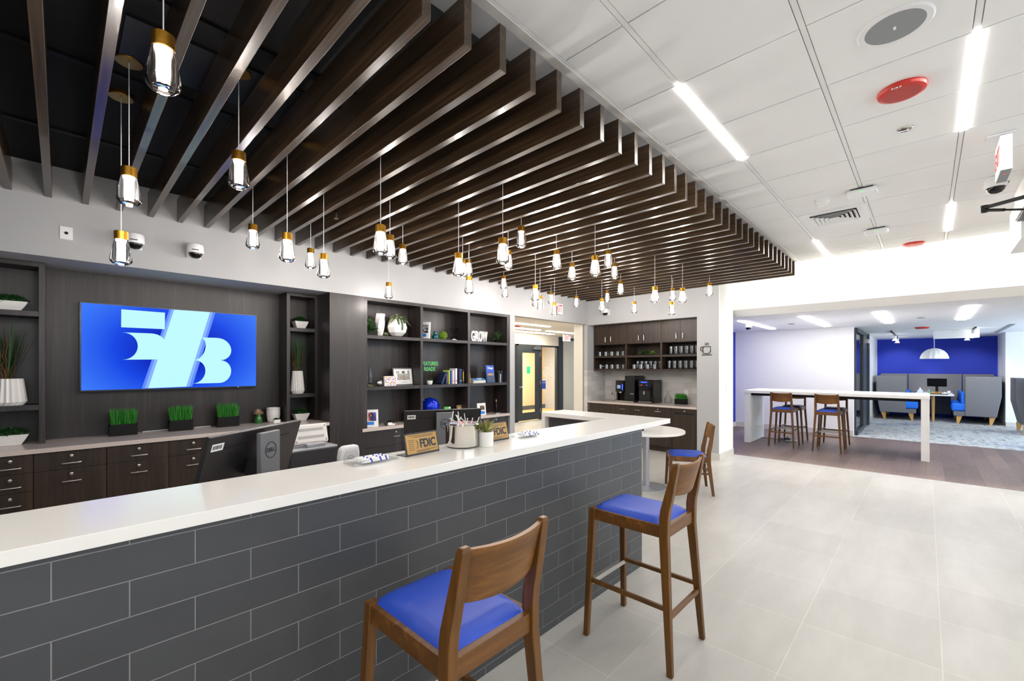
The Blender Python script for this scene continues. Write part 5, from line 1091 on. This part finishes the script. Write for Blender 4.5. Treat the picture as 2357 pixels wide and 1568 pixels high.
for x, lab in ((5.06, 'white rounded wireless access point on the ceiling, nearer'), (6.62, 'white rounded wireless access point on the ceiling, farther')):
    t = thing('access_point', lab, 'access point', (x, .425, ZC)); part('housing', MB().box(-.075, .075, -.11, .11, -.058, -.012), M['whiteplastic'], t, bevel=.022); part('bracket', MB().box(-.05, .05, -.08, .08, -.012, 0), M['darkgrey'], t); part('status_light', MB().box(-.0775, -.0745, -.006, .006, -.048, -.042), M['ledgreen'], t)
t = thing('motion_sensor', 'white dome motion sensor on the ceiling by the air vent', 'sensor', (5.12, .735, ZC)); part('base', MB().lathe([(.058, -.03), (.06, 0)], 24), M['whiteplastic'], t, smooth=True); part('lens', MB().lathe([(.012, -.062), (.038, -.056), (.052, -.04), (.055, -.03)], 24), M['ceramic'], t, smooth=True)
t = thing('air_vent', 'square louvred air vent in the ceiling panel', 'vent', (5.79, .715, ZC)); part('frame', MB().box(-.29, .29, -.285, -.2, -.006, .0).box(-.29, .29, .2, .285, -.006, 0).box(-.29, -.2, -.2, .2, -.006, 0).box(.2, .29, -.2, .2, -.006, 0), M['whiteplastic'], t)
part('throat', MB().box(-.2, .2, -.2, .2, -.001, -.0005), M['hole'], t)
for i in range(5):
    a, b_ = .195 - i * .038, .170 - i * .038; vs = [(sx_ * r_, sy_ * r_, z_) for r_, z_ in ((a, -.022), (b_, -.004), (b_ - .004, -.004), (a - .004, -.022)) for sx_, sy_ in ((-1, -1), (1, -1), (1, 1), (-1, 1))]
    part('louvre', MB().add(vs, [(4 * q_ + j, 4 * q_ + (j + 1) % 4, (4 * q_ + 4 + (j + 1) % 4) % 16, (4 * q_ + 4 + j) % 16) for q_ in range(4) for j in range(4)]), M['whiteplastic'], t)
dome_cam('white dome camera on the ceiling beside the hanging exit sign', (5.55, -.43, ZC), 0, False, 1.1)
t = thing('exit_sign', 'white hanging exit sign seen end-on under the ceiling', 'exit sign', (4.56, -.39, 2.95), 0, 'lit exit signs')
part('housing', MB().box(-.145, .145, -.028, .028, -.122, .115), M['whiteplastic'], t, bevel=.003); part('canopy', MB().box(-.045, .045, -.055, .085, .158, .168).box(-.03, .03, -.02, .02, .115, .155), M['whiteplastic'], t)
part('lit_face', MB().box(-.135, .135, .028, .030, -.112, .105), M['exitface'], t); text('lettering', 'EXIT', .17, M['exitred'], t, POSY, (0, .0308, -.005), ext=.0006, w=.23)
part('indicator', MB().cbox((-.05, 0, -.123), .012, .01, .004), M['ledred'], t, 'red indicator light'); part('bottom_plate', MB().box(-.14, .14, -.025, .025, -.1235, -.122), M['speaker'], t)
# entrance portal at the right edge with its door closer
struct('wall_entry', MB().box(5.0, 6.22, -.95, -.6, 2.87, ZC), M['white']); struct('trim_1', MB().box(5.0, 6.2, -.94, -.61, 2.855, 2.87), M['doorframe'])
struct('wall_entry_side', MB().box(6.22, 7.0, -1.2, -.64, 2.70, ZC), M['white'])
t = thing('door_closer', 'black jointed door closer arm reaching in at the right edge', 'door closer', (4.6, -.45, 2.8)); e = onx(2267, 478, 4.75); e2 = onx(2362, 452, 4.35); e3 = onx(2362, 475, 4.45); o_ = Vector((4.6, -.45, 2.8))
part('upper_arm', MB(o_).tube([e, e2], .013, 8), M['black'], t); part('lower_arm', MB(o_).tube([e + Vector((0, 0, -.02)), (e + e3) / 2 + Vector((0, 0, -.02))], .011, 8).tube([(e + e3) / 2 + Vector((0, 0, -.02)), e3 + Vector((0, 0, -.02))], .007, 8), M['black'], t); part('elbow_joint', MB(o_).lathe([(.02, -.035), (.022, .015)], 14, e), M['black'], t, smooth=True)
t = thing('fire_sprinkler', 'black sprinkler hanging between the baffles', 'sprinkler', (1.67, 3.73, 2.79)); part('pipe', MB().tube([(0, 0, .05), (0, 0, .27)], .010, 8), M['black'], t); part('head', MB().lathe([(.018, 0), (.020, .004), (.006, .008), (.010, .03), (.014, .05)], 14), M['blacksatin'], t, smooth=True)

# ------------------------------------------------------------------ lounge: tall table
t = thing('high_table', 'long white bar-height table with slab ends and black apron', 'table', (9.98, 1.3, 0)); o = (9.98, 1.3, 0)
part('tabletop', MB(o).box(9.46, 10.5, -.04, 2.64, .985, 1.04), M['white'], t, bevel=.004)
part('end_slab', MB(o).box(9.47, 10.49, 2.53, 2.635, 0, .985), M['white'], t, bevel=.004); part('end_slab', MB(o).box(9.47, 10.49, -.035, .065, 0, .985), M['white'], t, bevel=.004)
part('apron', MB(o).box(9.56, 10.40, .065, 2.53, .935, .985), M['black'], t, 'black apron rail')
t = thing('power_strip', 'tangle of black cables with a power strip on the wood floor', 'cable', (10.15, 2.02, 0)); part('strip', MB().cbox((0, -.06, .02), .10, .2, .035), M['metalgrey'], t, bevel=.004)
m = MB()
for i in range(7):
    a = i * .9; m.tube([(.05 * math.cos(a), .10 + .05 * math.sin(a), .01), (.1 * math.cos(a + 1), .09 * math.sin(a + 1) + .08, .04 + .01 * i), (.07 * math.cos(a + 2.3), .06 * math.sin(a + 2.3), .05), (.03 * math.cos(a + 3), -.02, .04)], .006, 6)
m.tube([(.0, .15, .02), (.1, .35, .012), (.05, .5, .01)], .006, 6); part('cables', m, M['black'], t)
# glazed side of the meeting room
w4 = struct('window_5', MB().box(12.08, 12.12, 1.115, 1.15, 0, 2.36).box(12.12, 13.5, 1.09, 1.15, 0, .09).box(12.12, 13.5, 1.09, 1.15, 2.27, 2.36).box(13.42, 13.5, 1.10, 1.15, .09, 2.27), M['doorframe'])
struct('window_pane', MB().box(12.12, 13.42, 1.135, 1.14, .09, 2.27), M['glassdark'], w4)
d2 = struct('door_2', MB().box(13.55, 14.45, 1.11, 1.14, 0, 2.30), M['doorframe']); struct('door_frame', MB().box(13.5, 13.55, 1.10, 1.15, 0, 2.36).box(14.45, 14.75, 1.08, 1.15, 0, 2.36).box(13.5, 14.75, 1.10, 1.15, 2.30, 2.36), M['doorframe'], d2); struct('door_closer', MB().box(13.95, 14.4, 1.05, 1.11, 2.10, 2.2), M['steel'], d2)
solo('alarm_strobe', MB().box(-.05, .05, -.04, 0, -.07, .07), M['red'], 'small red strobe on the white wall beyond the glass door', 'alarm', (15.1, 1.149, 1.95))
dome_cam('dome camera on the lounge ceiling over the tall table', (9.7, 2.62, 2.385), 0, False, 1.0)
for px, py, lab in ((2120, 731, 'thin sensor disc on the lounge ceiling between two panels'), (1822, 745, 'thin sensor disc on the lounge ceiling near the dome camera')):
    q = onz(px, py, 2.385); disc('ceiling_sensor', lab, 'sensor', q.x, q.y, .05, [('cover', [(.05, -.012), (.056, 0)], M['speaker'])], 2.385)
PN = [((1697, 738), (1712, 738), (1787, 757), (1770, 757), 'lounge ceiling light farthest left, behind the column'), ((1841, 728), (1860, 727), (1910, 750), (1893, 752), 'lounge ceiling light above the tall table stools'), ((2013, 717), (2036, 716), (2054, 743), (2036, 744), 'wide lounge ceiling light over the end of the tall table'), ((2222, 703), (2250, 702), (2226, 735), (2202, 736), 'wide lounge ceiling light toward the right')]
for a, b_, c_, d_, lab in PN:
    A, B_, C_, D_ = [onz(*q, 2.385) for q in (a, b_, c_, d_)]
    xa, xb = (A.x + B_.x) / 2, (C_.x + D_.x) / 2; yc = (A.y + B_.y + C_.y + D_.y) / 4; hw = max(.05, min(.13, abs(A.y - B_.y) / 2))
    solo('recessed_light', MB().box(min(xa, xb), max(xa, xb), yc - hw, yc + hw, 2.372, 2.386), M['panel'], lab, 'ceiling light', group='lounge ceiling lights')
# track lights, projector box, slot diffuser
for y, lab, xs in ((.62, 'black ceiling track with two spots, left of the dome lamp', (15.6, 17.0)), (-.78, 'black ceiling track with three spots, right of the dome lamp', (14.4, 15.5, 16.7))):
    t = thing('track_light', lab, 'track light', (15.5, y, 2.385)); part('track', MB().box(-1.6, 1.7, -.015, .015, -.025, 0), M['black'], t)
    for x in xs:
        sl = bpy.data.lights.new('spot', 'SPOT'); sl.energy = 40; sl.spot_size = 1.3; sl.spot_blend = .7; sl.shadow_soft_size = .04; so = link(bpy.data.objects.new('spot_light', sl), t); so.location = (x - 15.5, 0, -.18); so.rotation_euler = (0, math.radians(-52), 0)
        h_ = part('spot_head', MB().lathe([(.04, -.16), (.04, -.04)], 14, (x - 15.5, 0, 0)), M['whiteplastic'], t, smooth=True); part('spot_lens', MB().lathe([(.05, -.165), (.05, -.158)], 14, (x - 15.5, 0, 0)), M['spotled'], h_)
q = onz(2083, 750, 2.385); disc('fire_speaker', 'dark red alarm disc on the lounge ceiling', 'alarm', 13.2, .07, .1, [('body', [(.10, -.035), (.12, -.02), (.12, 0)], M['red'])], 2.385)
solo('hanging_board', MB().box(-.02, .02, -.38, .38, -.12, .08), M['whiteplastic'], 'white hanging panel on the lounge ceiling beside the lamp cord', 'panel', (14.6, -.50, 2.30))
solo('slot_diffuser', MB().box(-1.5, 1.5, -.035, .035, -.012, 0), M['speaker'], 'long grey slot diffuser in the lounge ceiling at the right', 'vent', (15.0, -1.28, 2.385))
# dome lamp
t = thing('dome_pendant', 'white ribbed dome pendant hanging over the booth table', 'pendant lamp', (16.6, -.153, 1.73)); n = 60
part('shade', MB().lathe([(.275, 0), (.278, .01), (.268, .06), (.24, .14), (.19, .21), (.12, .262), (.04, .288), (.01, .29)], n, amp=lambda i, j: 1 + (.055 if (j // 2) % 2 else 0) * (1 if i < 6 else 0)), M['white'], t)
part('cord', MB().tube([(0, 0, .28), (0, 0, .655)], .006, 6), M['whiteplastic'], t); part('bulb', MB().ball((0, 0, .1), .05, 12, 8), M['exitface'], t)
# booth: two high-sided seats around a table
def pod(label, sgn, y_in, y_out, group='booth seats'):
    xf, xb = 16.45, 18.1; t = thing('booth_sofa', label, 'booth seat', ((xf + xb) / 2, (y_in + y_out) / 2, 0), 0, group); o = ((xf + xb) / 2, (y_in + y_out) / 2, 0)
    MX = Matrix(((0, 0, 1), (1, 0, 0), (0, 1, 0))); k = sgn * .085
    prof = [(y_in, .21), (y_out - k, .21), (y_out, .745), (y_out, 1.25), (y_in, 1.25)]
    part('end_panel', MB(o).prism(prof, .10, MX, (xf, 0, 0)), M['charcoal'], t, bevel=.02)
    back = [(y_out - k - sgn * .09, .21), (y_out - k, .21), (y_out, .745), (y_out, 1.25), (y_out - sgn * .10, 1.25), (y_out - sgn * .10, .745)]
    part('back_shell', MB(o).prism(back, xb - xf - .1, MX, (xf + .1, 0, 0)), M['charcoal'], t, bevel=.01)
    yb_ = y_in - sgn * .25
    y0, y1 = sorted((yb_ + sgn * .04, y_out - sgn * .15)); part('seat_base', MB(o).box(xf + .02, xb, y0, y1, .21, .33), M['charcoal'], t, bevel=.01)
    y0, y1 = sorted((yb_, y_out - sgn * .18)); part('seat_cushion', MB(o).box(xf + .03, xb, y0, y1, .335, .54), M['bluefab'], t, bevel=.04)
    y0, y1 = sorted((y_in - sgn * .0 + sgn * .0, y_in - sgn * .07)); part('back_cushion', MB(o).box(xf + .04, xb, y0, y1, .52, .83), M['bluefab'], t, bevel=.025)
    for x in (xf + .06, xb - .12):
        for y in (yb_ + sgn * .12, y_out - k - sgn * .10): part('leg', MB(o).bar((x + .03 , y, 0), (x + .03, y + sgn * .03, .21), .05, .045, .09, .11), M['maple'], t, bevel=.004)
pod('charcoal booth seat with blue cushion left of the booth table', 1, .42, 1.06); pod('charcoal booth seat with blue cushion right of the booth table', -1, -.73, -1.375)
t = thing('privacy_screen', 'upholstered grey screen panels joining the two booth seats', 'screen', (18.15, -.16, 0)); o = (18.15, -.16, 0)
part('centre_panel', MB(o).box(18.12, 18.2, -.74, .405, .25, 1.30), M['charcoal'], t, bevel=.01); part('side_panel', MB(o).box(18.12, 18.2, .42, 1.06, .25, 1.30), M['charcoal'], t, bevel=.01); part('side_panel', MB(o).box(18.12, 18.2, -1.37, -.755, .25, 1.30), M['charcoal'], t, bevel=.01)
t = thing('booth_table', 'white booth table with one round maple leg', 'table', (16.9, -.16, 0)); o = (16.9, -.16, 0)
part('tabletop', MB(o).prism([(16.35, .08), (16.55, .22), (18.1, .22), (18.1, -.54), (16.55, -.54), (16.35, -.40)], .03, None, (0, 0, .725)), M['white'], t, bevel=.003); part('leg', MB(o).lathe([(.028, 0), (.04, .725)], 14, (16.62, -.13, 0)), M['maple'], t, smooth=True); part('modesty_panel', MB(o).box(17.6, 17.63, -.5, .18, .15, .72), M['navy'], t)
t = thing('monitor', 'small black monitor on the booth table', 'monitor', (17.1, -.21, .755)); part('housing', MB().box(-.01, .02, -.2, .2, .20, .425), M['screenblack'], t, bevel=.003); part('stand', MB().box(.0, .03, -.03, .03, .02, .24).box(-.06, .12, -.12, .12, 0, .02), M['black'], t)
Zt = .755
def on_table(name, label, cat, y, x, builder):
    t = thing(name, label, cat, (x, y, Zt)); builder(t)
on_table('tissue_box', 'pale blue tissue box on the booth table', 'tissue box', .13, 16.75, lambda t: (part('box', MB().box(-.06, .06, -.055, .055, 0, .11), pm('pale blue card', 'c8d4f2', .6), t, bevel=.002), part('tissue', MB().prism([(-.02, .0), (.025, 0), (.012, .05), (-.008, .07)], .03, NEGX, (0, 0, .11)), M['paper'], t)))
on_table('tape_dispenser', 'white ring handled holder next to the tissue box', 'holder', .02, 16.85, lambda t: (part('bowl', MB().lathe([(.05, 0), (.06, .035)], 18), M['whiteplastic'], t), part('hoop', MB().tube([(0, .055 * math.cos(PI * i / 10), .03 + .055 * math.sin(PI * i / 10)) for i in range(11)], .006, 6), M['steel'], t)))
on_table('soap_bottle', 'green pump bottle on the booth table', 'bottle', -.055, 16.8, lambda t: (part('bottle', MB().lathe([(.022, 0), (.024, .01), (.024, .06), (.008, .075)], 14), pm('mint bottle', '63c487', .3), t, smooth=True), part('pump', MB().tube([(0, 0, .075), (0, 0, .11), (0, .03, .112)], .005, 6), M['whiteplastic'], t)))
def tsign(t): part('plate', MB().cbox((0, 0, .035), .02, .19, .065), M['gold'], t, bevel=.002); text('lettering', 'FDIC', .03, M['navy'], t, NEGX, (-.0105, -.02, .035), ext=.0005, fat=.001)
on_table('desk_sign', 'small gold sign before the booth monitor', 'sign', -.19, 16.75, tsign)
solo('keyboard', MB().box(-.06, .06, -.22, .22, 0, .018), M['darkgrey'], 'dark keyboard on the booth table', 'keyboard', (16.55, -.2, Zt), bevel=.003)
on_table('headset', 'white round earpieces on the booth table', 'headset', -.37, 16.72, lambda t: (part('ear_cup', MB().ball((0, 0, .035), .032, 12, 8), M['whiteplastic'], t), part('ear_cup', MB().ball((0, .05, .022), .02, 12, 8), M['whiteplastic'], t)))
on_table('paper_stand', 'white and violet leaflet stand on the booth table', 'stand', -.445, 16.75, lambda t: (part('back', MB().prism([(-.035, 0), (.035, 0), (.01, .05), (.035, .095), (-.035, .1)], .03, NEGX), M['paper'], t), part('print', MB().cbox((-.031, 0, .02), .002, .03, .02), M['penblue'], t)))
# third booth seat entering at the right edge
t = thing('booth_sofa', 'charcoal booth seat with blue cushion cut by the right edge', 'booth seat', (15.4, -1.75, 0), 0, 'booth seats'); o = (15.4, -1.75, 0)
MX = Matrix(((0, 0, 1), (1, 0, 0), (0, 1, 0)))
part('back_shell', MB(o).prism([(-1.545, .21), (-1.60, .21), (-1.60, 1.25), (-1.44, 1.25), (-1.44, .72)], .9, MX, (14.75, 0, 0)), M['charcoal'], t, bevel=.01)
part('back_cushion', MB(o).prism([(-1.60, .40), (-1.70, .30), (-1.66, .75), (-1.60, .78)], .9, MX, (14.72, 0, 0)), M['bluefab'], t, bevel=.01)
part('end_panel', MB(o).prism([(-1.62, .21), (-2.3, .21), (-2.3, 1.24), (-1.59, 1.24)], .1, MX, (14.55, 0, 0)), M['charcoal'], t, bevel=.02)
part('seat_cushion', MB(o).box(14.8, 15.7, -2.2, -1.62, .34, .50), M['bluefab'], t, bevel=.03)
for x in (14.66, 15.6): part('leg', MB(o).bar((x, -1.56, 0), (x, -1.58, .21), .05, .045, .09, .10), M['maple'], t, bevel=.004)
